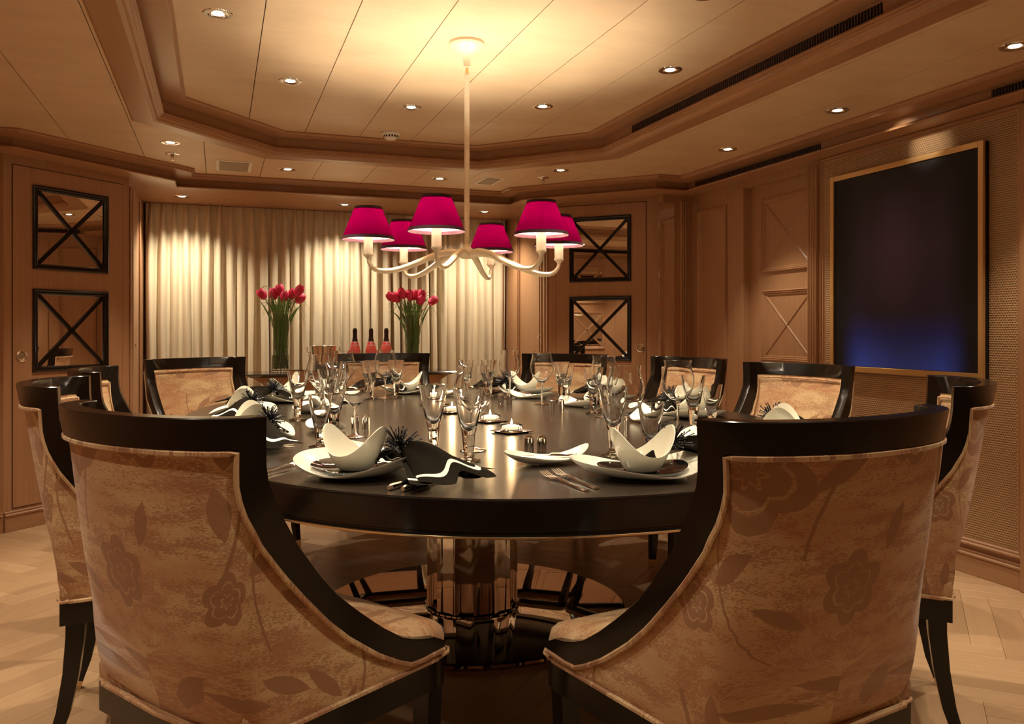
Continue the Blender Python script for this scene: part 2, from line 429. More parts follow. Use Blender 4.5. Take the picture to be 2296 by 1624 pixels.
for i, (X, Y, ang) in enumerate(cand):
    if i < 300:
        o = pm if i == 0 else pm.copy()
        if i: COL.objects.link(o)
        o.location = (X, Y, 0); o.rotation_euler = (0, 0, R_(ang)); o.parent = floor
    else:
        ca, sa = math.cos(R_(ang)), math.sin(R_(ang)); v = []
        for z in (-.004, 0):
            for (x, y) in ((-1, -1), (1, -1), (1, 1), (-1, 1)):
                x *= PL/2-G; y *= PW/2-G; v.append((X+x*ca-y*sa, Y+x*sa+y*ca, z))
        rest.add(v, [(4, 5, 6, 7), (0, 1, 5, 4), (1, 2, 6, 5), (2, 3, 7, 6), (3, 0, 4, 7)])
o = rest.build('plank_field', M['floor'], floor, smooth=False); o['kind'] = 'stuff'

# ceilings: strips between the joints
ceil = MB().box(-1.75, -2.95, H2+.012, 3.75, 7.25, H2+.06).build('ceiling', M['joint'], smooth=False); struct(ceil)
def strips(outer, hole, xs, z, nm):
    for x0, x1 in zip(xs[:-1], xs[1:]):
        bm = bmesh.new(); es = []
        for loop in ([outer, hole] if hole else [outer]):
            vs = [bm.verts.new((x, y, z)) for x, y in loop]
            es += [bm.edges.new((vs[i], vs[(i+1) % len(vs)])) for i in range(len(vs))]
        bmesh.ops.triangle_fill(bm, edges=es, use_beauty=True, use_dissolve=False)
        for (xx, nx) in ((x0+.0018, -1), (x1-.0018, 1)):
            bmesh.ops.bisect_plane(bm, geom=bm.verts[:]+bm.edges[:]+bm.faces[:], plane_co=(xx, 0, 0), plane_no=(nx, 0, 0), clear_outer=True)
        if not bm.faces: bm.free(); continue
        bmesh.ops.recalc_face_normals(bm, faces=bm.faces)
        for fc in bm.faces:
            if fc.normal.z > 0: fc.normal_flip()
        r = bmesh.ops.extrude_face_region(bm, geom=bm.faces[:])
        bmesh.ops.translate(bm, verts=[q for q in r['geom'] if isinstance(q, bmesh.types.BMVert)], vec=(0, 0, .008))
        bmesh.ops.recalc_face_normals(bm, faces=bm.faces)
        me = bpy.data.meshes.new(nm); bm.to_mesh(me); bm.free(); me.materials.append(M['ceiling'])
        o = bpy.data.objects.new(nm, me); COL.objects.link(o); o.parent = ceil
strips(OCT, None, [-.17, .161, .485, .808, 1.127, 1.446, 1.77, 2.09], H2, 'ceiling_panel')
lo_outer = offset(CP, .02)
strips(lo_outer, offset_closed(OCT, .235), [-1.16, -.785, -.427, -.078, .27, .62, .97, 1.32, 1.67, 2.02, 2.37, 2.72, 3.02], H, 'ceiling_panel')

cornice_prof = [(-.004, 2.190), (-.004, 2.176), (.004, 2.170), (.012, 2.172), (.016, 2.160), (.148, 2.160), (.150, 2.118), (.128, 2.118), (.122, 2.113), (.116, 2.108), (.118, 2.102), (.124, 2.100), (.47, 2.100)]
struct(sweep(CP, cornice_prof).build('trim_1', M['wood_rail'], angle=20))
tray_prof = [(-.004, 2.302), (-.004, 2.293), (.006, 2.290), (.012, 2.286), (.125, 2.284), (.127, 2.226), (.105, 2.226), (.100, 2.221), (.098, 2.215), (.107, 2.212), (.106, 2.206), (.116, 2.203), (.116, 2.197), (.128, 2.193), (.134, 2.182), (.150, 2.176), (.244, 2.176), (.252, 2.180), (.252, 2.189)]
struct(sweep(OCT, tray_prof, closed=True).build('trim_2', M['wood_rail'], angle=20))

# walls (plan coordinates)
JL, JR = (-.5425, 5.8175), (2.423, 5.947)
JL2, JR2 = (-.5425, 7.0), (2.423, 7.0)
CRN_R = (3.13, YB)          # right diagonal wall meets the short back wall
T = .08
def wall_seg(p, q, z0, z1, name, m, th=T, parent=None, depth0=0):
    d = Vector((q[0]-p[0], q[1]-p[1])); l = d.length; d.normalize(); n = Vector((d.y, -d.x))   # right-hand side = away from the room
    a = Vector(p)+n*depth0; b_ = Vector(q)+n*depth0; c2 = Vector(q)+n*(depth0+th); e2 = Vector(p)+n*(depth0+th)
    return MB().prism([tuple(a), tuple(b_), tuple(c2), tuple(e2)], z0, z1).build(name, m, parent, smooth=False)
class Plane:
    """boards laid on a wall: s metres along from p towards q, protrusion out into the room"""
    def __init__(s, p, q): s.p = Vector(p); s.d = (Vector(q)-Vector(p)).normalized(); s.n = Vector((-s.d.y, s.d.x))
    def frame(s, mb, s0, s1, z0, z1, o0, o1, b=.0015):
        t_ = MB().bbox(s0, o0, z0, s1, o1, z1, b)
        mb.add([(s.p.x+s.d.x*x+s.n.x*y, s.p.y+s.d.y*x+s.n.y*y, z) for x, y, z in t_.v], t_.f)
    def pt(s, a, o, z): return (s.p.x+s.d.x*a+s.n.x*o, s.p.y+s.d.y*a+s.n.y*o, z)
    def extr(s, mb, prof, a0, a1, z0, z1, vertical=True):
        """profile (along, out) extruded vertically"""
        n = len(prof); v = [s.pt(a, o, z0) for a, o in prof] + [s.pt(a, o, z1) for a, o in prof]
        mb.add(v, [(i, (i+1) % n, n+(i+1) % n, n+i) for i in range(n)] + [tuple(range(n)), tuple(range(n, 2*n))])
    def mould(s, mb, s0, s1, z0, z1, wd, prof):
        """mitred picture moulding: prof = list of (inset 0..wd, out)"""
        v = []; k = len(prof)
        for (a, z, da, dz) in ((s0, z0, 1, 1), (s1, z0, -1, 1), (s1, z1, -1, -1), (s0, z1, 1, -1)):
            for i_, o in prof: v.append(s.pt(a+da*i_, o, z+dz*i_))
        f = []
        for c in range(4):
            for i in range(k-1): f.append((c*k+i, ((c+1) % 4)*k+i, ((c+1) % 4)*k+i+1, c*k+i+1))
        mb.add(v, f)
MOULD = [(0, 0), (0, .014), (.006, .018), (.010, .012), (.016, .014), (.022, .007), (.028, .008), (.034, -.001)]

def baseboard(p, q, name, out=.016):
    P_ = Plane(p, q); L_ = (Vector(q)-Vector(p)).length; mb = MB()
    P_.frame(mb, 0, L_, 0, .085, -.01, out, .002); P_.frame(mb, 0, L_, .085, .100, -.01, out+.006, .004); P_.frame(mb, 0, L_, .100, .112, -.01, out-.006, .003)
    return struct(mb.build(name, M['wood_h'], smooth=False))
# walk the room counter-clockwise seen from above: right wall (+Y), back, left (-Y)
Rw = [(XR, -2.6), (XR, YB)]
wr_ = wall_seg((XR, 4.60), (XR, YB+.08), 0, HS, 'wall_right', M['wood']); struct(wr_)
o = wall_seg((XR, -2.6), (XR, 3.86), 0, HS, 'wall_right_front', M['wood'], parent=wr_)
o = wall_seg((XR, 3.86), (XR, 4.60), 2.055, HS, 'door_header', M['wood'], parent=wr_)
wb = wall_seg((XR+.05, YB), (3.02, YB), 0, HS, 'wall_back', M['wood']); struct(wb)
# right diagonal wall with its mirrored door
q0 = (3.13, YB)
wdr = wall_seg(q0, JR, 0, HS+.02, 'wall_diagonal_right', M['wood'], th=.03); struct(wdr)
wdl = wall_seg(JL, (-1.12, YB), 0, HS+.02, 'wall_diagonal_left', M['wood'], th=.03); struct(wdl)
wbl = wall_seg((-1.12, YB), (-1.50, YB), 0, HS, 'wall_back_left', M['wood']); struct(wbl)
wl = wall_seg((-1.42, YB), (-1.42, -2.6), 0, HS, 'wall_left', M['wood']); struct(wl)
wf = wall_seg((-1.5, -2.6), (XR+.1, -2.6), 0, HS+.1, 'wall_front', M['wood']); struct(wf)
jr = wall_seg(JR, JR2, 0, HS, 'trim_3', M['wood']); jr.name = 'wall_niche_right'; struct(jr)
jl = wall_seg(JL2, JL, 0, HS, 'trim_4', M['wood']); jl.name = 'wall_niche_left'; struct(jl)
struct(MB().box(-.7, 7.0, 0, 2.6, 7.06, HS+.1).build('wall_niche_back', M['wood'], smooth=False))
struct(MB().box(-.62, 6.40, HS+.0006, 2.5, 7.02, HS+.03).build('ceiling_niche', M['wood_h'], smooth=False))
baseboard((XR, -2.6), (XR, 3.86), 'baseboard_right')
baseboard((XR, 4.60), (XR, YB), 'baseboard_right_far')
baseboard((XR, YB), q0, 'baseboard_back')
baseboard(q0, JR, 'baseboard_diagonal_right')
baseboard(JL, (-1.12, YB), 'baseboard_diagonal_left')
baseboard((-1.12, YB), (-1.42, YB), 'baseboard_back_left')
baseboard((-1.42, YB), (-1.42, -2.6), 'baseboard_left')

# mirrored doors on the diagonals: slab with two X-barred mirrors, knob
def mirror_door(name, p, q, s0, s1, z0, z1, wins, knob_s, bars, barm, knob_z=.985):
    P_ = Plane(p, q); o0 = struct(empty(name, P_.pt((s0+s1)/2, 0, 0)))
    def rel(mb): mb.v = [(x-o0.location.x, y-o0.location.y, z) for x, y, z in mb.v]; return mb
    # dark reveal line around the slab and the slab itself
    mb = MB(); P_.frame(mb, s0-.004, s1+.004, z0-.004, z1+.004, 0, .0015, .0004); rel(mb).build('door_gap', M['joint'], o0, smooth=False)
    mb = MB()
    a = s0; zs = [z0] + [z for w_ in wins for z in (w_[2], w_[3])] + [z1]
    P_.frame(mb, s0, wins[0][0], z0, z1, 0, .006); P_.frame(mb, wins[0][1], s1, z0, z1, 0, .006)
    for k in range(0, len(zs), 2): P_.frame(mb, wins[0][0]-.001, wins[0][1]+.001, zs[k], zs[k+1], 0, .006, .0004)
    rel(mb).build('door_panel', M['wood'], o0, smooth=False)
    for (a0, a1, b0, b1) in wins:
        mb = MB(); P_.frame(mb, a0, a1, b0, b1, .001, .003, .0004); rel(mb).build('mirror', M['mirror'], o0, smooth=False)
        mb = MB(); P_.mould(mb, a0-.001, a1+.001, b0-.001, b1+.001, .035, [(0, .005), (0, .016), (.008, .019), (.014, .015), (.022, .015), (.030, .011), (.034, .0025)])
        fr = rel(mb).build('mirror_frame', barm, o0, angle=25)
        for sg in (0, 1):
            mb = MB(); A = Vector(P_.pt(a0+.03, .003, b0+.03 if sg else b1-.03)); B = Vector(P_.pt(a1-.03, .003, b1-.03 if sg else b0+.03))
            dd = (B-A).normalized(); nn = Vector((P_.n.x, P_.n.y, 0)); sd = dd.cross(nn).normalized()*bars
            v = [A-sd, A+sd, B+sd, B-sd]; top = [A-sd*.75+nn*.010, A+sd*.75+nn*.010, B+sd*.75+nn*.010, B-sd*.75+nn*.010]
            mb.add([tuple(x) for x in v+top], [(4, 5, 6, 7), (0, 1, 5, 4), (1, 2, 6, 5), (2, 3, 7, 6), (3, 0, 4, 7)])
            rel(mb).build('cross_bar', barm, fr, smooth=False)
    kb = MB(); c0 = P_.pt(knob_s, .006, knob_z); 
    def lp(prof, n=20):
        v = []; fs = []
        e1 = Vector((P_.d.x, P_.d.y, 0)); e2 = Vector((0, 0, 1)); e3 = Vector((P_.n.x, P_.n.y, 0)); cc = Vector(c0)
        for r, z in prof:
            for i in range(n): an = 2*PI*i/n; v.append(cc+e1*r*math.cos(an)+e2*r*math.sin(an)+e3*z)
        for k in range(len(prof)-1):
            for i in range(n): j = (i+1) % n; fs.append((k*n+i, k*n+j, k*n+n+j, k*n+n+i))
        kb.add([tuple(x) for x in v], fs)
    lp([(.032, 0), (.032, .004), (.027, .006), (.025, .003), (.021, .003), (.019, .008), (.012, .010), (.006, .0085), (.0001, .0085)])
    rel(kb).build('door_knob', M['chrome'], o0)
    return o0
LW = 2**.5
# planes are walked so that their left-hand side is the room: reverse direction gives s measured from the other end
SL = math.hypot(JL[0]+1.12, JL[1]-YB)
mirror_door('door_1', JL, (-1.12, YB), SL-.765, SL-.050, .128, 2.047, [(SL-.656, SL-.165, .880, 1.357), (SL-.656, SL-.165, 1.472, 1.952)], SL-.099, .0125, M['ebony'], .975)
SR = math.hypot(q0[0]-JR[0], q0[1]-JR[1])
mirror_door('door_2', q0, JR, SR-.773, SR-.058, .128, 2.070, [(SR-.661, SR-.172, .893, 1.376), (SR-.661, SR-.172, 1.488, 1.980)], SR-.734, .0125, M['ebony'], .990)

# niche side panels with beads and small latch
def bead(name, P_, a, z0, z1, r, m):
    mb = MB(); P_.extr(mb, [(a-r, 0), (a-r*.7, r*.8), (a, r), (a+r*.7, r*.8), (a+r, 0)], 0, 0, z0, z1); return mb
def column_trim(name, P_, specs, z0, z1, m=None):
    mb = MB()
    for a, r in specs:
        P_.extr(mb, [(a-r, 0), (a-r*.7, r*.8), (a, r*1.05), (a+r*.7, r*.8), (a+r, 0)], 0, 0, z0, z1)
    o = mb.build(name, m or M['wood'], angle=50); struct(o); return o
PJR = Plane(JR, JR2)
LJ = 7.0-JR[1]
mb = MB()
PJR.frame(mb, .02, .045, .1, 2.06, 0, .012); PJR.frame(mb, .05, .085, .1, 2.06, 0, .020, .006); PJR.frame(mb, .09, .115, .1, 2.06, 0, .010)
PJR.frame(mb, .135, .145, .1, 2.06, 0, .014, .004); PJR.frame(mb, .20, .62, .1, 2.05, 0, .006, .003); PJR.frame(mb, .66, .675, .1, 2.05, 0, .012, .004); PJR.frame(mb, .70, .80, .1, 2.06, 0, .016, .006)
struct(mb.build('trim_5', M['wood'], smooth=False))
PJL = Plane(JL2, JL)
mb = MB(); LL = 7.0-JL[1]
for a0, a1, o_ in ((LL-.05, LL-.02, .015), (LL-.11, LL-.08, .02), (LL-.20, LL-.19, .012), (LL-.62, LL-.24, .006), (LL-.72, LL-.68, .014)): PJL.frame(mb, a0, a1, .1, 2.05, 0, o_, .004)
struct(mb.build('trim_6', M['wood'], smooth=False))
for P_, a, z, nm, side in ((PJR, .15, 1.04, 'right', 1), (PJL, LL-.15, .99, 'left', -1)):
    c0 = P_.pt(a, .006, z); mb = MB()
    mb.tube([(c0[0], c0[1], z-.05), (c0[0], c0[1], z+.045)], .007, 8); n_ = P_.n
    mb.tube([(c0[0], c0[1], z+.04), (c0[0]+n_.x*.022, c0[1]+n_.y*.022, z+.045), (c0[0]+n_.x*.024, c0[1]+n_.y*.024, z+.02)], .0065, 8)
    tag(mb.build('curtain_latch', M['silver']), 'small chrome latch on the %s side panel of the curtained niche' % nm, 'latch')

# right wall joinery (s measured along +Y on x = XR, room side = -X)
PRW = Plane((XR, 0), (XR, 6))
mb = MB()
PRW.frame(mb, 4.60, 4.70, .112, 2.06, 0, .010); PRW.frame(mb, 5.16, YB-.02, .112, 2.06, 0, .006)
struct(mb.build('trim_7', M['wood'], smooth=False))
mb = MB(); PRW.mould(mb, 4.80, 5.15, .30, 1.975, .034, MOULD); struct(mb.build('trim_8', M['wood'], angle=25))
# recessed sliding door with two X panels
dr = struct(empty('door_3', (XR+.045, 4.28, 0)))
PD = Plane((XR+.045, 0), (XR+.045, 6))
def reld(mb): mb.v = [(x-dr.location.x, y-dr.location.y, z) for x, y, z in mb.v]; return mb
mb = MB(); mb.box(XR+.045, 3.86, .004, XR+.08, 4.60, 2.06); reld(mb).build('door_panel', M['wood'], dr, smooth=False)
for z0, z1 in ((1.490, 1.962), (.928, 1.374)):
    mb = MB(); PD.mould(mb, 3.985, 4.470, z0, z1, .034, MOULD); reld(mb).build('panel_moulding', M['wood'], dr, angle=25)
    a0, a1, b0, b1 = 4.019, 4.436, z0+.034, z1-.034
    for sg in (0, 1):
        A = Vector(PD.pt(a0, 0, b0 if sg else b1)); B = Vector(PD.pt(a1, 0, b1 if sg else b0)); dd = (B-A).normalized(); nn = Vector((-1, 0, 0)); sd = dd.cross(nn).normalized()*.007
        v = [A-sd, A+sd, B+sd, B-sd, A+nn*.006, B+nn*.006]
        m2 = MB().add([tuple(x) for x in v], [(0, 4, 5, 3), (4, 1, 2, 5), (0, 1, 4), (3, 5, 2)]); reld(m2).build('cross_bar', M['wood'], dr, smooth=False)
mb = MB(); PD.mould(mb, 3.985, 4.470, .22, .82, .034, MOULD); reld(mb).build('panel_moulding', M['wood'], dr, angle=25)
# fluted pilaster between door and cane panel
mb = MB()
for k in range(4):
    a = 3.962 - k*.021
    PRW.extr(mb, [(a-.010, -.01), (a-.008, .012), (a-.004, .018), (a, .020), (a+.004, .018), (a+.008, .012), (a+.010, -.01)], 0, 0, .112, 2.07)
struct(mb.build('trim_9', M['wood'], angle=50))
# fluted strips at the far right corner and beside the right mirrored door
mb = MB(); PB = Plane((XR, YB), q0)
for a in (.055, .075, .092): PB.extr(mb, [(a-.008, 0), (a-.005, .010), (a, .013), (a+.005, .010), (a+.008, 0)], 0, 0, .112, 2.06)
struct(mb.build('trim_10', M['wood'], angle=50))
# short back wall return with tall narrow mirror strip
PS = Plane((XR, YB), (2.95, YB))
mb = MB(); mb.box(2.985, YB-.0050, .2, 3.11, YB-.001, 2.045); 
o = mb.build('wall_mirror', M['mirror'], smooth=False); tag(o, 'tall narrow mirror strip in the far right corner beside the mirrored door', 'mirror')
MIRR = o
# cane panel
cane = MB(); cane.box(XR-.004, 2.63, .172, XR+.002, 3.83, 2.072); cane.build('cane_panel', M['cane'], wr_, smooth=False)
mb = MB(); PRW.mould(mb, 2.595, 3.862, .135, 2.098, .036, [(0, 0), (0, .016), (.008, .018), (.014, .010), (.022, .012), (.028, .006), (.036, .004)])
struct(mb.build('trim_11', M['wood'], angle=25))
mb = MB(); PRW.frame(mb, 2.50, 2.600, 0, 2.09, 0, .03, .004); struct(mb.build('trim_12', M['wood'], smooth=False))
mb = MB(); PRW.mould(mb, 1.30, 2.46, .135, 2.0, .034, MOULD); struct(mb.build('trim_13', M['wood'], angle=25))
# left wall joinery (seen in the mirrors)
PLW = Plane((-1.42, 5.2), (-1.42, -2.6))
mb = MB()
for a0, a1 in ((.15, .75), (2.6, 3.5), (3.7, 4.6)): PLW.mould(mb, a0, a1, .25, 2.0, .034, MOULD)
struct(mb.build('trim_14', M['wood'], angle=25))
mirror_door('door_4', (-1.42, 5.2), (-1.42, -2.6), .95, 1.75, .128, 2.06, [(1.10, 1.60, .88, 1.36), (1.10, 1.60, 1.47, 1.95)], 1.02, .0125, M['wood'], .985)

# painting
pt = tag(empty('painting', (XR-.004, 3.255, .90)), 'large dark purple canvas fading to deep blue, thin gilt frame, on the cane wall panel', 'painting')
y0, y1, z0, z1 = 2.765, 3.745, .898, 1.972
def relp(mb): mb.v = [(x-pt.location.x, y-pt.location.y, z-pt.location.z) for x, y, z in mb.v]; return mb
mb = MB(); mb.add([(XR-.036, y1-.03, z0+.03), (XR-.036, y0+.03, z0+.03), (XR-.036, y0+.03, z1-.03), (XR-.036, y1-.03, z1-.03)], [(0, 1, 2, 3)], [(0, 0), (1, 0), (1, 1), (0, 1)])
relp(mb).build('canvas', M['canvas'], pt, smooth=False)
mb = MB(); mb.box(XR-.034, y0+.004, z0+.004, XR-.004, y1-.004, z1-.004); relp(mb).build('stretcher', M['ebony'], pt, smooth=False)
for (a0, a1, b0, b1) in ((y0, y0+.028, z0, z1), (y1-.028, y1, z0, z1), (y0+.0285, y1-.0285, z0, z0+.028), (y0+.0285, y1-.0285, z1-.028, z1)):
    mb = MB().bbox(XR-.046, a0, b0, XR-.030, a1, b1, .002); relp(mb).build('frame_rail', M['gold'], pt, smooth=False)

# grilles: slats in front of a dark slot
def grille(name, X, ya, yb, za, zb, pitch, label):
    g = tag(empty(name, (X, (ya+yb)/2, za)), label, 'air grille')
    def rl(mb): mb.v = [(x-X, y-g.location.y, z-za) for x, y, z in mb.v]; return mb
    rl(MB().box(X-.0012, ya, za, X+.001, yb, zb)).build('backing', M['void'], g, smooth=False)
    n = int((yb-ya)/pitch); s0_ = None
    for k in range(n):
        y = ya + (k+.5)*(yb-ya)/n
        if s0_ is None:
            s0_ = MB().box(-.005, -.0020, 0, -.0012, .0020, zb-za).build('slat', M['slat'], g, smooth=False); o = s0_
        else: o = s0_.copy(); COL.objects.link(o); o.parent = g
        o.location = (0, y-g.location.y, 0)
    return g
grille('air_grille', 2.078+.1262, 2.30, 4.17, 2.230, 2.277, .0155, 'long slatted air grille in the raised ceiling tray, right side')
grille('air_grille', 2.993+.1492, 3.73, 5.01, 2.1195, 2.156, .0150, 'slatted air grille in the right cornice above the X-panelled door')
grille('air_grille', 2.993+.1492, 1.60, 2.66, 2.1195, 2.156, .0150, 'slatted air grille in the right cornice at the right frame edge')
grille('air_grille', -1.12-.1492+.0024, 3.0, 4.4, 2.1195, 2.156, .0150, 'slatted air grille in the left cornice seen only in the mirror')

# ------------------------------------------------------------------ ceiling fittings
def spot(loc, power, aim=None, size=82, blend=.55, rad=.02, col=WARM):
    l = bpy.data.lights.new('halogen', 'SPOT'); l.energy = power; l.color = col; l.spot_size = R_(size); l.spot_blend = blend; l.shadow_soft_size = rad
    o = bpy.data.objects.new('halogen', l); COL.objects.link(o); o.location = (loc[0], loc[1], loc[2]-.012)
    if aim is None: o.rotation_euler = (0, 0, 0)
    else: o.rotation_euler = (Vector(aim)-o.location).to_track_quat('-Z', 'Y').to_euler()
    return o
dproto = empty('downlight', (0, 0, 0)); tag(dproto, 'x', 'downlight', 'recessed halogen downlights in the ceiling')
MB().lathe([(.030, .010), (.033, -.002), (.040, -.0035), (.052, -.003), (.055, 0), (.055, .002)], 32, cap=False).build('ring', M['chrome'], dproto)
MB().lathe([(.0001, -.001), (.020, -.0012), (.0305, .003)], 24, cap=False).build('lens', M['lamp'], dproto)
register(dproto)
DL = [(-.002, 3.264, H2, 'first from the left in the near row of the raised ceiling'), (.32, 4.031, H2, 'left of the pendant rod, second back on the raised ceiling'),
      (.961, 4.292, H2, 'on the raised ceiling just left of the pendant rod, above the smoke detector'), (1.61, 4.043, H2, 'on the raised ceiling right of the pendant rod'),
      (1.928, 3.282, H2, 'on the raised ceiling near the long air grille'), (1.61, 2.50, H2, 'on the raised ceiling cut by the top frame edge'),
      (.32, 2.50, H2, 'near left on the raised ceiling above the frame'), (.961, 2.24, H2, 'nearest on the raised ceiling above the frame'),
      (-.257, 5.059, H, 'on the lower ceiling above the left mirrored door'), (.431, 5.639, H, 'on the lower ceiling right of the square hatch'),
      (1.464, 5.63, H, 'on the lower ceiling behind the pendant rod, far side'), (2.144, 5.062, H, 'on the lower ceiling above the right mirrored door'),
      (2.822, 4.147, H, 'on the lower ceiling above the cornice grille'), (2.825, 3.237, H, 'tilted, on the lower ceiling above the painting'),
      (2.813, 2.282, H, 'on the lower ceiling at the right frame edge'), (-1.0, 4.10, H, 'on the lower ceiling outside the left frame edge'),
      (-.90, 3.25, H, 'on the lower ceiling left side, middle'), (-.90, 2.28, H, 'on the lower ceiling left side, near'),
      (2.81, 1.30, H, 'added as fill on the lower ceiling right side behind the camera line'), (-.90, 1.20, H, 'added as fill on the lower ceiling left side behind the camera line'),  # unseen pair added to brighten the near chair backs
      (-.257, 1.48, H, 'added as fill on the lower ceiling near left, outside the frame'), (.431, .90, H, 'added as fill on the lower ceiling near the camera, left of two'),  # this pair and the next mirror the far ones, added as fill
      (1.464, .90, H, 'added as fill on the lower ceiling near the camera, right of two'), (2.144, 1.48, H, 'added as fill on the lower ceiling near right, outside the frame'),
      (-.5, -.8, H, 'added as fill on the lower ceiling behind the camera, left of three'), (.96, -.8, H, 'added as fill on the lower ceiling behind the camera, middle of three'), (2.4, -.8, H, 'added as fill on the lower ceiling behind the camera, right of three'),  # unseen fill lamps added behind the camera
      (-.252, 6.50, HS, 'in the niche soffit above the left end of the curtain'), (.927, 6.50, HS, 'in the niche soffit above the middle of the curtain'),
      (2.072, 6.50, HS, 'in the niche soffit above the right end of the curtain')]
for i, (x, y, z, lab) in enumerate(DL):
    lab = 'chrome downlight ' + lab
    if i == 0: dproto.location = (x, y, z); dproto['label'] = lab
    else: dup(dproto, (x, y, z), 0, lab)
    if i < 8: spot((x, y, z), SPOT_W*1.55, size=80)
    elif z == HS: spot((x, y, z), SPOT_W*1.45, size=120, blend=.9, aim=(x, y+.10, .8))
    elif i == 13: spot((x, y, z), SPOT_W*.22, aim=(3.26, 3.10, 2.02), size=34, blend=1.0)
    elif i >= 18: spot((x, y, z), SPOT_W*.66, size=100)  # wide cones of the added fill lamps
    else: spot((x, y, z), SPOT_W*.9, size=84)
# sprinklers, hatches, smoke detector
for k, (x, y, lab) in enumerate(((-.261, 5.374, 'left'), (2.13, 5.339, 'right'))):
    e = tag(empty('sprinkler', (x, y, H)), 'chrome sprinkler head on the lower ceiling above the %s mirrored door' % lab, 'sprinkler')
    MB().lathe([(.042, 0), (.040, -.004), (.020, -.007), (.012, -.012)], 24, cap=False).build('escutcheon', M['chrome'], e)
    mb = MB().lathe([(.008, 0), (.008, -.018), (.005, -.020), (.005, -.024)], 12); mb.tube([(.007, 0, -.018), (.008, 0, -.03), (.003, 0, -.038)], .0022, 6); mb.tube([(-.007, 0, -.018), (-.008, 0, -.03), (-.003, 0, -.038)], .0022, 6)
    mb.build('nozzle', M['brass'], e); MB().lathe([(.0001, -.037), (.012, -.038), (.012, -.040), (.0001, -.041)], 12).build('deflector', M['brass'], e)
for (x0, x1, y0_, y1_, lab) in ((-.016, .205, 5.47, 5.83, 'left of the pendant, beyond the raised ceiling'), (1.74, 1.89, 5.45, 5.74, 'right of the pendant rod on the far ceiling')):
    e = tag(empty('ceiling_hatch', ((x0+x1)/2, (y0_+y1_)/2, H)), 'square grey ventilation hatch %s' % lab, 'hatch')
    a, b2 = (x1-x0)/2, (y1_-y0_)/2
    MB().bbox(-a, -b2, -.003, a, b2, 0.0, .001).build('frame', M['white'], e, smooth=False); MB().bbox(-a+.022, -b2+.03, -.006, a-.022, b2-.03, -.0028, .001).build('cover', M['grey_vent'], e, smooth=False)
e = tag(empty('smoke_detector', (.967, 4.875, H2)), 'white round smoke detector on the raised ceiling left of the pendant rod', 'smoke detector')
MB().lathe([(.056, 0), (.056, -.012), (.052, -.017), (.046, -.020), (.040, -.034), (.030, -.042), (.0001, -.044)], 28, cap=False).build('body', M['white'], e)
sl = MB()
for k in range(16):
    a = 2*PI*k/16; c2, s2 = math.cos(a), math.sin(a)
    sl.add([(c2*.0465-s2*w_, s2*.0465+c2*w_, -.0215) for w_ in (-.005, .005)] + [(c2*.0412-s2*w_, s2*.0412+c2*w_, -.033) for w_ in (.004, -.004)], [(0, 1, 2, 3)])
sl.build('vent_slots', M['void'], e, smooth=False)

# ------------------------------------------------------------------ curtain niche
def curtain(name, xa, xb, y, n, seed, label):
    rd = random.Random(seed); ph = [rd.uniform(-.12, .12) for _ in range(n+1)]; am = [rd.uniform(.6, 1.25) for _ in range(n+1)]
    spt = (xb-xa)/n; NU, NV = n*14+1, 26
    def fn(u, v):
        X = xa + (xb-xa)*u; q = u*n; k = min(int(q), n-1); fr = q-k
        z = 2.098 - 2.085*v; d = 2.098-z
        wd = .08 + .31*min(1, (d/.34))**.7
        c_ = .5 + ph[k]*min(1, d/.5)
        a = abs(fr-c_)/wd
        bul = (1-a*a) if a < 1 else 0
        bul = max(bul, 0)**.6
        amp = .056*am[k]*(.75+.5*min(1, d))
        wav = .010*math.sin(q*1.7+z*1.3)*min(1, d)
        X2 = X + .006*math.sin(z*2.2+k*1.9)*min(1, d)*am[k]
        return (min(max(X2, xa), xb), y - amp*bul - wav, z, u*10, v*10)
    mb = MB().grid(fn, NU, NV)
    return tag(mb.build(name, M['curtain'], angle=70), label, 'curtain')
curtain('curtain', -.525, 1.86, 6.90, 29, 3, 'cream pinch pleated floor length curtain, broad main drop behind the console')
curtain('curtain', 1.84, 2.40, 6.93, 6, 8, 'narrower cream pleated curtain at the right end of the niche')

# console
cs = tag(empty('console_table', (.95, 6.35, 0)), 'long sideboard, chamfered black stone top, flared pale wood body, before the curtain', 'console table')
mb = MB(); 
def rect(cx0, cy0, a, b2, z): return [(cx0-a, cy0-b2, z), (cx0+a, cy0-b2, z), (cx0+a, cy0+b2, z), (cx0-a, cy0+b2, z)]
v = rect(0, 0, .765, .23, .807)+rect(0, 0, .775, .24, .800)+rect(0, 0, .735, .20, .780)
mb.add(v, [(0, 1, 2, 3)] + [(a*4+i, a*4+(i+1) % 4, a*4+4+(i+1) % 4, a*4+4+i) for a in range(2) for i in range(4)] + [(8, 11, 10, 9)]); mb.build('top', M['stone'], cs, smooth=False)
prof = [(.725, .78), (.66, .74), (.60, .69), (.54, .62), (.50, .54), (.47, .45), (.455, .3), (.45, .06)]
v = []; f = []
for a, z in prof: v += rect(0, 0, a, .18, z)
for k in range(len(prof)-1): f += [(k*4+i, k*4+(i+1) % 4, k*4+4+(i+1) % 4, k*4+4+i) for i in range(4)]
f += [(0, 1, 2, 3), tuple(range(len(v)-4, len(v)))]
MB().add(v, f).build('body', M['wood_h'], cs, angle=25); MB().bbox(-.47, -.2, 0, .47, .2, .06, .003).build('plinth', M['ebony'], cs, smooth=False)

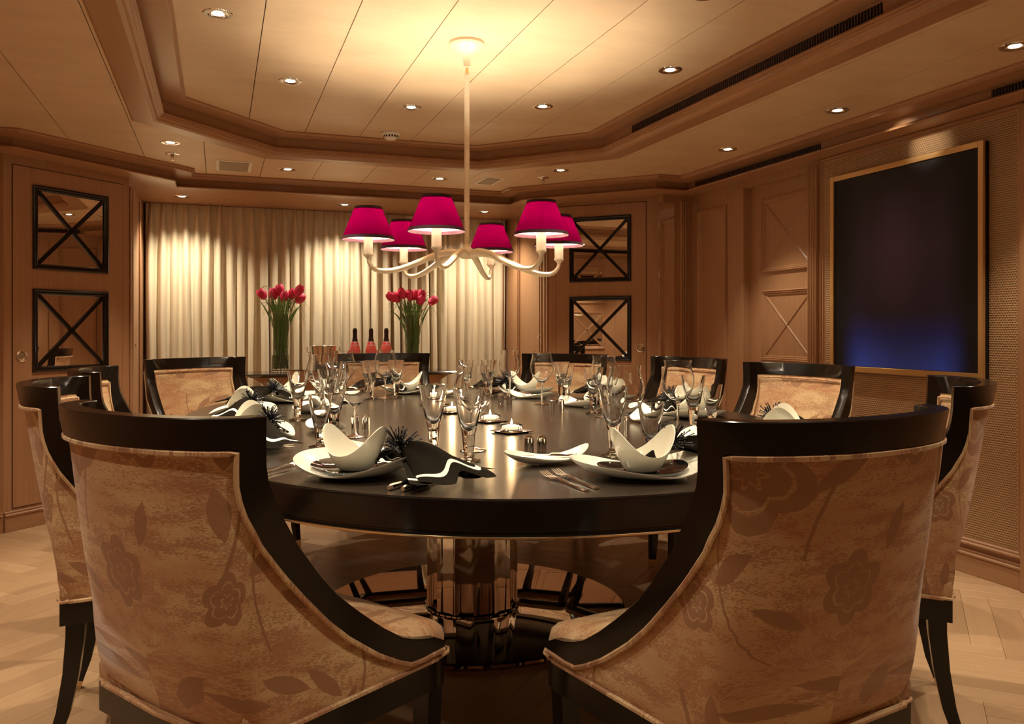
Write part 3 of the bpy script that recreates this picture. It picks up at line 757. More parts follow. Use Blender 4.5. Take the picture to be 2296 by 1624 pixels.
# tulip vases
def leaf_ribbon(mb, pts, w0):
    n = len(pts); v = []
    for k, p in enumerate(pts):
        ww = w0*math.sin(PI*min(1, (k+.6)/n))**.6*(1-.6*(k/n)); d = Vector(pts[min(k+1, n-1)])-Vector(pts[max(k-1, 0)]); sd = d.cross(Vector((0, 1, .2)))
        if sd.length < 1e-6: sd = Vector((1, 0, 0))
        sd.normalize(); v += [tuple(Vector(p)-sd*ww), tuple(Vector(p)+sd*ww)]
    mb.add(v, [(2*k, 2*k+1, 2*k+3, 2*k+2) for k in range(n-1)])
def tulip_vase(x, seed, heads, label, blooms):
    rd = random.Random(seed); z0 = .807
    vz = tag(empty('glass_vase', (x, 6.35, z0)), 'tall clear cylinder vase %s' % label, 'vase', None)
    MB().lathe([(.0001, 0), (.068, 0), (.070, .003), (.070, .455), (.0685, .457), (.0665, .455), (.0665, .022), (.060, .016), (.0001, .016)], 36, cap=False).build('body', M['glass'], vz)
    MB().lathe([(.0001, .018), (.064, .018), (.0655, .024), (.0655, .13), (.0001, .13)], 30, cap=False).build('water', M['water'], vz)
    for k, (hx, hz, tl) in enumerate(heads):
        t_ = tag(empty('tulip', (x, 6.35, z0)), 'pink red tulip, %s in the bunch in the %s vase' % (blooms[k], 'left' if x < 1 else 'right'), 'flower')
        hx -= x; hz -= z0; hy = rd.uniform(-.04, .03); bx, by = rd.uniform(-.045, .045), rd.uniform(-.035, .035)
        p0, p3 = Vector((bx, by, .03)), Vector((hx, hy, hz-.052)); mid = Vector((hx*.25-bx*.3, hy*.3, .30)); p2 = Vector((hx*.75, hy*.7, .52))
        pts = [((1-q)**3)*p0 + 3*q*(1-q)**2*mid + 3*q*q*(1-q)*p2 + q**3*p3 for q in [i/10 for i in range(11)]]
        MB().tube(pts, .0035, 6).build('stem', M['stem'], t_)
        ax = (pts[-1]-pts[-2]).normalized(); hd = MB(); e1 = ax.cross(Vector((0, 1, 0))).normalized(); e2 = ax.cross(e1)
        for layer in (0, 1):
            for pk in range(3):
                a0 = 2*PI*(pk+layer*.5)/3 + k
                def fn(u, v, a0=a0, layer=layer):
                    wid = 1.25*math.sin(PI*min(1, v*.93+.04))**.75; r = (.0345-layer*.004)*math.sin(PI*(v*.70+.12))**.8
                    a = a0 + (u-.5)*wid*1.5; zz = v*.088 - .004*abs(u-.5)*2
                    p = pts[-1] + ax*zz + (e1*math.cos(a)+e2*math.sin(a))*r
                    return (p.x, p.y, p.z)
                hd.grid(fn, 5, 8)
        hd.build('bloom', M['petal'], t_)
        lf = MB(); s = 1 if hx > 0 else -1
        L0 = [Vector((bx*.8, by, .05)), Vector((bx*.3+hx*.1, hy*.5+.01, .25)), Vector((hx*.5+.01*s, hy*.5, .42)), Vector((hx*.9+rd.uniform(.0, .05)*s, hy-.02, .50+rd.uniform(-.04, .05)))]
        leaf_ribbon(lf, [((1-q)**3)*L0[0] + 3*q*(1-q)**2*L0[1] + 3*q*q*(1-q)*L0[2] + q**3*L0[3] for q in [i/9 for i in range(10)]], .013)
        lf.build('leaf', M['leaf'], t_)
    gr = MB()
    for k in range(110):
        a = rd.uniform(0, 2*PI); r0, r1 = rd.uniform(.01, .06), rd.uniform(.02, .060)
        a2 = a+rd.uniform(-1.2, 1.2)
        gr.tube([(r0*math.cos(a), r0*math.sin(a), .03), (r1*math.cos(a2), r1*math.sin(a2), .22), (.055*math.cos(a2+.3), .055*math.sin(a2+.3), .45), (.065*math.cos(a2+.4), .06*math.sin(a2+.4), .50+rd.uniform(0, .06))], .0014, 4, cap=False)
    for k in range(16):
        s = 1 if k % 2 else -1; L1 = rd.uniform(.10, .23); hh = rd.uniform(.50, .62); dr_ = rd.uniform(-.16, .02); yy = rd.uniform(-.06, .06)
        P0, P1, P2, P3 = Vector((s*.01, yy*.3, .2)), Vector((s*.03, yy*.5, hh)), Vector((s*L1*.7, yy, hh+.09)), Vector((s*L1, yy, hh+dr_))
        gr.tube([((1-q)**3)*P0 + 3*q*(1-q)**2*P1 + 3*q*q*(1-q)*P2 + q**3*P3 for q in [i/12 for i in range(13)]], [.0026*(1-.7*i/12) for i in range(13)], 4, cap=False)
    o = gr.build('grass_filler', M['leaf'], vz); o['kind'] = 'stuff'
BL = ['leftmost bloom', 'small second bloom', 'top middle bloom', 'low middle bloom', 'right inner bloom', 'upper right bloom', 'lower right bloom']
tulip_vase(.434, 5, [(.325, 1.405, 0), (.395, 1.405, 0), (.430, 1.432, 0), (.455, 1.385, 0), (.505, 1.405, 0), (.548, 1.430, 0), (.548, 1.385, 0)], 'of tulips at the left end of the console', BL)
tulip_vase(1.432, 9, [(1.29, 1.40, 0), (1.325, 1.395, 0), (1.355, 1.42, 0), (1.41, 1.405, 0), (1.45, 1.41, 0), (1.485, 1.412, 0), (1.47, 1.375, 0), (1.57, 1.385, 0)], 'of tulips at the right end of the console',
           ['leftmost bloom', 'second from left', 'top left bloom', 'left middle bloom', 'centre bloom', 'right middle bloom', 'low middle bloom', 'separate right bloom'])
for k, (x, wh) in enumerate(((.98, 'left'), (1.103, 'middle'), (1.221, 'right'))):
    e = tag(empty('champagne_bottle', (x, 6.33, .807)), 'rose champagne bottle with dark foil neck, %s one of three on the console' % wh, 'bottle')
    MB().lathe([(.0001, 0), (.040, 0), (.044, .006), (.044, .145), (.042, .165), (.036, .190), (.027, .215), (.019, .240), (.016, .262), (.0155, .3)], 32, cap=False).build('body', M['bottle'], e)
    MB().lathe([(.0235, .228), (.0195, .242), (.0165, .262), (.0163, .290), (.0175, .296), (.0175, .312), (.0150, .320), (.013, .328), (.0001, .331)], 24, cap=False).build('foil', M['foil'], e)
    MB().lathe([(.0328, .202), (.0300, .210), (.0240, .2245)], 32, cap=False).build('neck_label', M['label'], e)
    lb = MB()
    for (r, z) in ((.0335, .2005), (.0247, .2245)): lb.lathe([(r+.0006, z-.002), (r, z+.002)], 32, cap=False)
    c0 = Vector((0, -.0315, .205)); lb.tube([(.012*math.cos(a), -.0335-.001*math.sin(a), .206+.013*math.sin(a)) for a in [2*PI*i/16 for i in range(17)]], .0016, 5, cap=False)
    lb.tube([(-.004, -.034, .206), (0, -.0345, .211), (.004, -.034, .206), (0, -.0345, .200), (-.004, -.034, .206)], .0012, 4, cap=False)
    lb.build('label_border', M['label_edge'], e)
e = tag(empty('ice_bucket', (.74, 6.30, .807)), 'polished silver ice bucket with side handles on the console', 'ice bucket')
MB().lathe([(.0001, 0), (.075, 0), (.078, .004), (.088, .09), (.098, .190), (.102, .192), (.102, .197), (.096, .197), (.092, .19), (.082, .09), (.0001, .02)], 40, cap=False).build('bowl', M['silver'], e)
for s in (-1, 1):
    MB().tube([(s*.097, 0, .150), (s*.112, 0, .150), (s*.118, 0, .156), (s*.118, 0, .186)], .004, 8).build('handle', M['silver'], e)

# ------------------------------------------------------------------ chandelier
CX, CY = .96, 3.25
ch = tag(empty('chandelier', (CX, CY, H2)), 'cream six arm chandelier with magenta shades hanging over the dining table', 'chandelier')
zc = lambda z: z-H2
MB().lathe([(r, zc(z)) for r, z in ((.0001, 2.2995), (.070, 2.2995), (.072, 2.290), (.069, 2.284), (.052, 2.270), (.034, 2.258), (.022, 2.243), (.016, 2.225), (.014, 2.208), (.015, 2.205), (.015, 2.199), (.0001, 2.199))], 36, cap=False).build('canopy', M['cream'], ch)
MB().lathe([(.007, zc(2.205)), (.007, zc(2.16))], 16).build('swivel', M['brass'], ch)
MB().lathe([(.0115, zc(2.168)), (.0115, zc(2.160)), (.0105, zc(2.158)), (.0110, zc(1.47)), (.014, zc(1.455))], 20).build('rod', M['cream'], ch)
MB().lathe([(.012, zc(1.475)), (.016, zc(1.462)), (.026, zc(1.452)), (.034, zc(1.440)), (.034, zc(1.425)), (.022, zc(1.414)), (.0001, zc(1.412))], 28, cap=False).build('hub', M['cream'], ch)
cr, fw = Vector((math.cos(R_(YAW)), -math.sin(R_(YAW)), 0)), Vector((math.sin(R_(YAW)), math.cos(R_(YAW)), 0))
for k in range(6):
    a = R_(-12.8 + 60*k)       # measured from the direction towards the photographer
    d = -fw*math.cos(a) + cr*math.sin(a)
    prof = [(.01, 1.432), (.07, 1.438), (.13, 1.425), (.20, 1.395), (.27, 1.368), (.33, 1.356), (.375, 1.362), (.397, 1.385), (.402, 1.405)]
    # smooth the profile
    pp = []
    for i in range(len(prof)-1):
        p_1 = prof[max(i-1, 0)]; p0 = prof[i]; p1 = prof[i+1]; p2 = prof[min(i+2, len(prof)-1)]
        for q in (0, .34, .67):
            pp.append(tuple(.5*((2*p0[j]) + (p1[j]-p_1[j])*q + (2*p_1[j]-5*p0[j]+4*p1[j]-p2[j])*q*q + (-p_1[j]+3*p0[j]-3*p1[j]+p2[j])*q**3) for j in (0, 1)))
    pp.append(prof[-1])
    n = len(pp)
    arm = MB().tube([(d.x*r, d.y*r, zc(z)) for r, z in pp], [.0165 - .009*(i/(n-1))**.8 for i in range(n)], 12).build('arm', M['cream'], ch)
    e = Vector((d.x*.402, d.y*.402, 0))
    MB().lathe([(.006, zc(1.395)), (.008, zc(1.405)), (.017, zc(1.416)), (.021, zc(1.419)), (.021, zc(1.424)), (.0001, zc(1.424))], 20, c=(e.x, e.y, 0), cap=False).build('cup', M['cream'], arm)
    MB().lathe([(.0185, zc(1.424)), (.0185, zc(1.492)), (.0001, zc(1.492))], 20, c=(e.x, e.y, 0), cap=False).build('candle_sleeve', M['candle'], arm)
    MB().lathe([(.009, zc(1.492)), (.009, zc(1.505)), (.0085, zc(1.520)), (.008, zc(1.545)), (.005, zc(1.552)), (.0001, zc(1.554))], 16, c=(e.x, e.y, 0), cap=False).build('bulb', M['bulb'], arm)
    sh = MB().lathe([(.1035, zc(1.480)), (.0535, zc(1.606))], 48, c=(e.x, e.y, 0), cap=False).build('lamp_shade', M['shade'], ch)
    MB().lathe([(.1020, zc(1.4805)), (.0520, zc(1.6055))], 48, c=(e.x, e.y, 0), cap=False).build('lining', M['lining'], sh)
    for (r0, z0_, r1, z1_) in ((.1050, 1.478, .1000, 1.4905), (.0565, 1.596, .0545, 1.6085)):
        MB().lathe([(r0-.0025, zc(z0_)), (r0, zc(z0_)), (r1, zc(z1_)), (r1-.0025, zc(z1_)), (r0-.0025, zc(z0_))], 48, c=(e.x, e.y, 0), cap=False).build('shade_trim', M['shade_trim'], sh)
    wires = MB()
    for q in range(3):
        aa = 2*PI*q/3+.4; wires.tube([(e.x+.012*math.cos(aa), e.y+.012*math.sin(aa), zc(1.495)), (e.x+.052*math.cos(aa), e.y+.052*math.sin(aa), zc(1.602))], .0010, 4, cap=False)
    wires.build('shade_carrier', M['brass'], sh)
    l = bpy.data.lights.new('bulb_light', 'POINT'); l.energy = BULB_W; l.color = WARM2; l.shadow_soft_size = .015
    o = bpy.data.objects.new('bulb_light', l); COL.objects.link(o); o.location = (CX+e.x, CY+e.y, 1.540)

# ------------------------------------------------------------------ table
TC = (.96, 3.18); TA, TB, TN = 1.115, 1.64, 2.4; ZT = .772
def sup(a, b2, n, c=(0, 0), N=128, k0=0, k1=1):
    out = []
    for i in range(N):
        t_ = 2*PI*i/N; c_, s_ = math.cos(t_), math.sin(t_)
        out.append((c[0]+a*math.copysign(abs(c_)**(2/n), c_), c[1]+b2*math.copysign(abs(s_)**(2/n), s_)))
    return out
tb = tag(empty('dining_table', (TC[0], TC[1], 0)), 'large oval dark lacquered dining table on a chrome column pedestal', 'table')
def clip_half(poly, y, keep_above):
    out = []; n = len(poly)
    for i in range(n):
        a, b_ = poly[i], poly[(i+1) % n]; ia = (a[1] >= y) == keep_above; ib = (b_[1] >= y) == keep_above
        if ia: out.append(a)
        if ia != ib: q = (y-a[1])/(b_[1]-a[1]); out.append((a[0]+(b_[0]-a[0])*q, y))
    return out
top = sup(TA, TB, TN); rim_in = sup(TA-.006, TB-.006, TN)
g_ = .0008
for lo, hi in ((None, 2.61-TC[1]), (2.61-TC[1], 3.75-TC[1]), (3.75-TC[1], None)):
    p = rim_in
    if lo is not None: p = clip_half(p, lo+g_, True)
    if hi is not None: p = clip_half(p, hi-g_, False)
    MB().prism(p, ZT-.006, ZT).build('table_leaf', M['table'], tb, smooth=False)
ap = MB(); rows = [(0.006, ZT-.0015), (.002, ZT-.002), (0, ZT-.006), (0, ZT-.068), (.003, ZT-.070), (.003, ZT-.073), (-.002, ZT-.075), (-.002, ZT-.081), (.006, ZT-.083), (.10, ZT-.083)]
v = []; f = []; N = 128
for d_, z in rows: v += [(x, y, z) for x, y in sup(TA-d_, TB-d_, TN)]
for k in range(len(rows)-1): f += [(k*N+i, k*N+(i+1) % N, (k+1)*N+(i+1) % N, (k+1)*N+i) for i in range(N)]
ap.add(v, f); ap.build('apron', M['ebony'], tb, angle=40)
MB().prism(sup(TA-.05, TB-.05, TN), ZT-.06, ZT-.007).build('core', M['ebony'], tb, smooth=False)
bp = MB(); v = []; f = []; prof = [(.0, ZT-.076), (-.003, ZT-.078), (-.003, ZT-.0815), (0, ZT-.083)]
for d_, z in prof: v += [(x, y, z) for x, y in sup(TA-d_, TB-d_, TN)]
for k in range(3): f += [(k*N+i, k*N+(i+1) % N, (k+1)*N+(i+1) % N, (k+1)*N+i) for i in range(N)]
bp.add(v, f).build('edge_band', M['brass'], tb, angle=40)
# fluted chrome column: shallow facets
nf = 96; prof = []
col_ = MB(); v = []; f = []
for z in (.03, ZT-.06):
    for i in range(nf):
        a = 2*PI*i/nf; r = .185*(1-.045*abs(math.sin(a*7))**.7); v.append((r*math.cos(a), r*math.sin(a), z))
f = [(i, (i+1) % nf, nf+(i+1) % nf, nf+i) for i in range(nf)]
col_.add(v, f).build('pedestal_column', M['chrome'], tb, angle=20)
MB().lathe([(.186, .022), (.190, .024), (.190, .030), (.186, .032)], 64, cap=False).build('collar', M['chrome'], tb)
MB().lathe([(.0001, .022), (.60, .022), (.612, .018), (.615, .010), (.612, .0), (.0001, 0)], 96, cap=False).build('pedestal_base', M['dark_mirror'], tb)

# ------------------------------------------------------------------ chairs
FRONT = [(.975, 0.0), (.90, .003), (.863, .010), (.80, .040), (.74, .075), (.679, .120), (.63, .162), (.59, .207), (.545, .262), (.507, .318), (.494, .368), (.492, .396), (.480, .414)]
BACK = [(.921, -.040), (.87, -.038), (.82, -.028), (.76, .000), (.70, .045), (.645, .092), (.59, .142), (.548, .188), (.50, .252), (.472, .300), (.456, .338), (.464, .384), (.468, .414)]
def interp(tab, x):
    for (x0, y0_), (x1, y1_) in zip(tab[:-1], tab[1:]):
        if (x0-x)*(x1-x) <= 0 and x0 != x1: return y0_+(y1_-y0_)*(x-x0)/(x1-x0)
    return tab[0][1] if abs(x-tab[0][0]) < abs(x-tab[-1][0]) else tab[-1][1]
ZB = .424
def slope(y): return -.026 + .10*y
def dep(z): return .008 + .124*max(0, min(1, (z-.40)/(.975-.40)))**.9
def hw(z, y=0): return .238 + .046*max(0, min(1, (z-.40)/(.975-.40))) + .215*max(0, y)*(1.0-.5*max(0, min(1, (z-.40)/.575)))
def plan(side, y, phi, z, off=0):
    """y given -> straight flank; phi (0..pi from right to left) -> barrel; off = offset outwards"""
    if phi is None: return (side*(hw(z, y)+off), y, z)
    w_, d_ = hw(z)+off, dep(z)+off; c_, s_ = math.cos(phi), math.sin(phi); n = 2.0
    return (w_*math.copysign(abs(c_)**(2/n), c_), -d_*abs(s_)**(2/n), z)
def phi_for(y, z):
    q = min(1, max(0, -y/dep(z))); return math.asin(q**(2.0/2))
def at(param, z, off):
    """param: ('y', side, y) or ('p', phi)"""
    if param[0] == 'y':
        if param[2] >= 0: return plan(param[1], param[2], None, z, off)
        ph = phi_for(param[2], z); return plan(0, 0, ph if param[1] > 0 else PI-ph, z, off)
    return plan(0, 0, param[1], z, off)
def frame_stations():
    out = []; K = 26
    ft = [(p[1], p[0]) for p in FRONT]; bk = [(p[1], p[0]) for p in BACK]
    def resample(pts, n):
        L_ = [0]
        for a, b_ in zip(pts[:-1], pts[1:]): L_.append(L_[-1]+math.hypot(b_[0]-a[0], b_[1]-a[1]))
        o_ = []
        for i in range(n):
            s = L_[-1]*i/(n-1); k = 0
            while k < len(L_)-2 and L_[k+1] < s: k += 1
            q = (s-L_[k])/(L_[k+1]-L_[k]); o_.append((pts[k][0]+(pts[k+1][0]-pts[k][0])*q, pts[k][1]+(pts[k+1][1]-pts[k][1])*q))
        return o_
    A, B = resample(ft, K), resample(bk, K)
    for i in reversed(range(K)): out.append((('y', 1, A[i][0]), A[i][1], ('y', 1, B[i][0]), B[i][1]))
    NA = 30; p0b = phi_for(-.040, .921)
    for i in range(1, NA): out.append((('p', PI*i/NA), .975, ('p', p0b+(PI-2*p0b)*i/NA), .921))
    for i in range(K): out.append((('y', -1, A[i][0]), A[i][1], ('y', -1, B[i][0]), B[i][1]))
    return out
def make_chair():
    root = empty('dining_chair'); tag(root, 'x', 'chair', 'dining chairs around the oval table')
    fs = frame_stations(); mb = MB(); OO, II = .010, -.032; v = []; f = []
    for (pa, za, pb, zb) in fs:
        v += [at(pa, za, OO-.002), at(pa, za-.002, OO), at(pb, zb, OO), at(pb, zb, II), at(pa, za-.002, II), at(pa, za, II+.002)]
    n = len(fs)
    for i in range(n-1): f += [(i*6+j, (i+1)*6+j, (i+1)*6+(j+1) % 6, i*6+(j+1) % 6) for j in range(6)]
    f += [tuple(range(6)), tuple(range((n-1)*6, n*6))]
    mb.add(v, f).build('frame', M['ebony'], root, angle=38)
    # outer upholstered shell
    st = []
    NS, NA = 14, 34
    ys = [.40 - .440*i/NS for i in range(NS+1)]
    def ztop(y):
        if y >= .335: return .458
        return interp([(p[1], p[0]) for p in BACK[1:]], y) if y > -.039 else .923
    seq = [(('y', 1, y), ztop(y)) for y in ys] + [(('p', None, i), .923) for i in range(1, NA)] + [(('y', -1, y), ztop(y)) for y in reversed(ys)]
    NV = 14; v = []; uvs = []; arc = 0; last = None; f = []
    for s in seq:
        par, zt = s; col = []
        for j in range(NV):
            yy = par[2] if par[0] == 'y' else -dep(.45)*math.sin(PI*par[2]/NA)
            zb_ = ZB+slope(yy); z = zb_ + (zt-zb_)*j/(NV-1)
            if par[0] == 'p':
                p0b = phi_for(-.040, z) ; q = ('p', p0b+(PI-2*p0b)*par[2]/NA)
            else: q = par
            bulge = .006*math.sin(PI*j/(NV-1))
            col.append(at(q, z, bulge))
        mid = col[NV//2]
        if last: arc += math.dist(last, mid)
        last = mid; v += col; uvs += [(arc, p[2]) for p in col]
    for i in range(len(seq)-1):
        for j in range(NV-1): f.append((i*NV+j, (i+1)*NV+j, (i+1)*NV+j+1, i*NV+j+1))
    MB().add(v, f, uvs).build('outer_upholstery', M['fabric'], root, angle=60)
    # inner back
    v = []; uvs = []; f = []; arc = 0; last = None; NV = 12
    ys2 = [.30 - .33*i/10 for i in range(11)]
    seq2 = [(('y', 1, y), y) for y in ys2] + [(('p', i), None) for i in range(1, 28)] + [(('y', -1, y), y) for y in reversed(ys2)]
    for par, y in seq2:
        if y is not None: zt = min(.918, interp([(p[1], p[0]) for p in BACK[1:]], y) if y > -.038 else .918)+.004
        else: zt = .920
        col = []
        for j in range(NV):
            z = .435 + (max(zt, .47)-.435)*j/(NV-1)
            q = par if y is not None else ('p', phi_for(-.032, z)+(PI-2*phi_for(-.032, z))*par[1]/28)
            col.append(at(q, z, -.028-.016*math.sin(PI*j/(NV-1))**.5))
        mid = col[NV//2]
        if last: arc += math.dist(last, mid)
        last = mid; v += col; uvs += [(arc+.21, p[2]+.30) for p in col]
    for i in range(len(seq2)-1):
        for j in range(NV-1): f.append((i*NV+j, i*NV+j+1, (i+1)*NV+j+1, (i+1)*NV+j))
    MB().add(v, f, uvs).build('inner_back', M['fabric'], root, angle=60)
    # piping: outer along frame edge and bottom, inner along frame edge
    pts = [at(pb, zb-.006, .008) for (_, _, pb, zb) in fs if zb > .455]
    pipe = MB().tube(pts, .0055, 6); pts = [at(s[0] if s[0][0] == 'y' else ('p', phi_for(-.040, ZB)+(PI-2*phi_for(-.040, ZB))*s[0][2]/NA), ZB+.006, .004) for s in seq]; pts = [(p[0], p[1], p[2]+slope(p[1])) for p in pts]; pipe.tube(pts, .0055, 6)
    pipe.build('piping', M['fabric'], root)
    pts = [at(pb, zb-.012, -.040) for (_, _, pb, zb) in fs if zb > .50]; MB().tube(pts, .0035, 6).build('inner_piping', M['fabric'], root)
    # seat outline
    def outline(off, z, NF=9):
        o_ = [at(('y', 1, .40*(1-i/8)), z, off) for i in range(9)] + [plan(0, 0, PI*i/20, z, off) for i in range(1, 20)] + [at(('y', -1, .40*i/8), z, off) for i in range(9)]
        wfr = hw(z, .44)+off
        o_ += [(-wfr+.01, .432+off, z)] + [(-wfr+.02+(2*wfr-.04)*i/8, .445+off+.012*math.sin(PI*i/8), z) for i in range(9)] + [(wfr-.01, .432+off, z)]
        return [(p[0], p[1]) for p in o_]
    v = []; uvs = []; f = []
    rows = [(.003, .425), (.006, .437), (.007, .460), (.002, .478), (-.012, .491), (-.033, .498), (-.10, .505), (-.18, .508)]
    base = outline(-.007, .40); n = len(base); cyy = .18
    for off, z in rows:
        for (x, y) in base:
            r = math.hypot(x, y-cyy); k = (r+off)/r; X, Y = x*k, cyy+(y-cyy)*k; v.append((X, Y, z+slope(Y))); uvs.append((X+.3+.9*(z-.48), Y+.1))
    for k in range(len(rows)-1): f += [(k*n+i, k*n+(i+1) % n, (k+1)*n+(i+1) % n, (k+1)*n+i) for i in range(n)]
    f.append(tuple(range((len(rows)-1)*n, len(rows)*n)))
    MB().add(v, f, uvs).build('seat', M['fabric'], root, angle=60)
    fb = outline(.004, .40); MB().tube([(x, y, .430+slope(y)) for x, y in fb+fb[:1]], .0040, 6, cap=False).build('seat_piping', M['fabric'], root)
    # apron
    v = []; f = []
    for off, z in ((.007, .424), (.007, .366), (-.03, .366), (-.03, .424)):
        for (x, y) in base:
            r = math.hypot(x, y-cyy); k = (r+off)/r; v.append((x*k, cyy+(y-cyy)*k, z+slope(y)))
    f = [(k*n+i, k*n+(i+1) % n, ((k+1) % 4)*n+(i+1) % n, ((k+1) % 4)*n+i) for k in range(4) for i in range(n)]
    MB().add(v, f).build('apron', M['ebony'], root, angle=38)
    for s in (-1, 1):
        pts = [(s*.185, .030, .385), (s*.187, .028, .30), (s*.192, .018, .20), (s*.198, .000, .10), (s*.206, -.022, .030)]
        lg = MB().tube(pts, [.034, .032, .028, .024, .020], 4, up=(0, 1, 0), sq=(1, 1)).build('leg', M['ebony'], root, angle=50)
        MB().tube([(s*.206, -.0220, .030), (s*.2088, -.0295, .0005)], [.0205, .0185], 4, up=(0, 1, 0), sq=(1, 1)).build('ferrule', M['brass'], lg, smooth=False)
        pts = [(s*.290, .415, .400), (s*.284, .418, .30), (s*.284, .420, .20), (s*.286, .424, .10), (s*.290, .432, .032)]
        lg = MB().tube(pts, [.031, .029, .026, .022, .018], 4, up=(0, 1, 0), sq=(1, 1)).build('leg', M['ebony'], root, angle=50)
        MB().tube([(s*.290, .432, .032), (s*.2915, .435, .0005)], [.0185, .0165], 4, up=(0, 1, 0), sq=(1, 1)).build('ferrule', M['brass'], lg, smooth=False)
    return register(root)
SEATS = [('A', -.092, 1.69, 35, 'at the near left, seen from behind'), ('B', 1.028, 1.215, 98.5, 'at the near right, seen from behind'),
         ('C', -.39, 2.68, 0, 'on the left, just behind the near left chair'), ('D', -.39, 3.48, 0, 'on the left before the left mirrored door'),
         ('E', -.10, 4.60, -55, 'at the far left before the curtain'), ('F', .97, 5.13, -94, 'at the far end before the bottles'),
         ('G', 1.98, 4.63, -140, 'at the far right before the right mirrored door'), ('H', 2.33, 3.82, 188, 'on the right before the corner panelling'),
         ('I', 2.33, 2.94, 190, 'on the right before the X-panelled door'), ('J', 1.99, 1.86, 140, 'at the right edge below the painting')]
chair = make_chair()
for i, (k, x, y, a, lab) in enumerate(SEATS):
    lab = 'black framed floral barrel chair ' + lab
    if i == 0: chair.location = (x, y, 0); chair.rotation_euler = (0, 0, R_(a-90)); chair['label'] = lab
    else: dup(chair, (x, y, 0), R_(a-90), lab)

# ------------------------------------------------------------------ tableware prototypes
def lathe_glass(name, rows_out, rows_in, n=36, facets=0, label='x', cat='glass', group=None, foot_hex=False):
    root = empty(name); tag(root, label, cat, group)
    return root
def balloon():
    r = empty('wine_glass'); tag(r, 'x', 'wine glass', 'tall balloon wine glasses')
    MB().lathe([(.0045, .088), (.006, .094), (.012, .101), (.026, .114), (.041, .130), (.051, .148), (.0555, .168), (.055, .188), (.050, .210), (.0455, .226), (.0455, .236), (.0475, .246), (.0468, .2465), (.0447, .236), (.0447, .226), (.0492, .210), (.0542, .188), (.0547, .168), (.0502, .148), (.0402, .1308), (.025, .1152), (.011, .1035), (.0001, .100)], 40, cap=False).build('bowl', M['glass'], r)
    MB().lathe([(.0001, .0), (.038, .0), (.0395, .0012), (.038, .0022), (.015, .006), (.006, .010), (.0042, .018), (.0036, .05), (.0042, .085), (.006, .0935)], 36, cap=False).build('stem', M['glass'], r)
    return register(r)
def vglass(nm, grp, Hh, rt, zc_, rb, stem_h):
    r = empty(nm); tag(r, 'x', 'glass', grp)
    N = 8
    def cup(seg, prof, sm): return MB().lathe(prof, seg, cap=False)
    MB().lathe([(rb, stem_h), (rb+(rt-rb)*.30, stem_h+(Hh-stem_h)*.27), (rb+(rt-rb)*.68, stem_h+(Hh-stem_h)*.64), (rt-.0006, Hh-.002), (rt-.0003, Hh), (rt-.0016, Hh), (rb+(rt-rb)*.68-.002, stem_h+(Hh-stem_h)*.64), (rb+(rt-rb)*.30-.003, stem_h+(Hh-stem_h)*.27), (rb*.55, stem_h+.014), (.0001, stem_h+.009)], 36, cap=False).build('cup', M['glass'], r)
    o = MB().lathe([(.0001, 0), (.033, 0), (.035, .002), (.030, .005), (.014, .009), (.011, .014), (rb*.72, .022), (rb*.86, stem_h*.6), (rb, stem_h)], 8, cap=False).build('stem', M['glass'], r, smooth=False)
    return register(r)
G1 = balloon(); G2 = vglass('water_goblet', 'tall faceted cone glasses', .193, .0425, .09, .0180, .072); G3 = vglass('cone_glass', 'short faceted cone glasses', .156, .0365, .07, .0165, .046)

def saddle_bowl():
    r = empty('saddle_bowl'); tag(r, 'x', 'bowl', 'cream saddle bowls on the place settings')
    def rim(th): c_, s_ = math.cos(th), math.sin(th); return (.083*c_, .064*s_, .040+.068*abs(c_)**2.2)
    def outer(u, v, inset=0.0):
        th = 2*PI*u; rx, ry, rz = rim(th); k = .42+.58*v**.8; z = .0+rz*(v**1.35) 
        x, y = rx*k, ry*k
        if inset: x *= 1-inset/.07; y *= 1-inset/.07; z = z+inset*(1-v)
        return (x, y, z)
    mb = MB().grid(lambda u, v: outer(u, v), 64, 12, cu=True)
    n0 = len(mb.v)
    mb.grid(lambda u, v: outer(u, v, .0035), 64, 12, cu=True)
    N = 64
    for i in range(N):
        j = (i+1) % N; mb.f.append((i*12+11, j*12+11, n0+j*12+11, n0+i*12+11))
    mb.f.append(tuple(i*12 for i in range(N))); mb.f.append(tuple(n0+i*12 for i in range(N)))
    mb.build('bowl_shell', M['china'], r, angle=50)
    return register(r)
def wavy_plate(nm, grp, cat, rx, ry, wave, wz, z0, mm, tip=.0, th=.0035):
    r = empty(nm); tag(r, 'x', cat, grp)
    def s(u, v):
        t_ = 2*PI*u; rr = 1+wave*math.cos(2*t_+.5)+tip*max(0, math.cos(t_-2.6))**6
        x, y = rx*v*rr*math.cos(t_), ry*v*rr*math.sin(t_)
        z = z0 + wz*(v**4)*(.75+.55*math.cos(2*t_+.3)+.2*math.cos(3*t_)) + .006*v**3
        return x, y, z
    mb = MB().grid(lambda u, v: s(u, max(v, .0001)), 72, 14, cu=True); n0 = len(mb.v)
    mb.grid(lambda u, v: (lambda p: (p[0]*.995, p[1]*.995, max(p[2]-th, .0003)))(s(u, max(v, .0001))), 72, 14, cu=True)
    for i in range(72): j = (i+1) % 72; mb.f.append((i*14+13, j*14+13, n0+j*14+13, n0+i*14+13))
    mb.build('plate_body', mm, r, angle=60)
    return register(r)
CHG = wavy_plate('charger_plate', 'cream wavy charger plates', 'plate', .150, .138, .07, .030, .005, M['china'], .12)
GPL = wavy_plate('glass_plate', 'black glass plates under the bowls', 'plate', .108, .100, .02, .010, .003, M['black_glass'])
SPL = wavy_plate('side_plate', 'oblong cream side plates', 'plate', .122, .062, .0, .022, .006, M['china'])
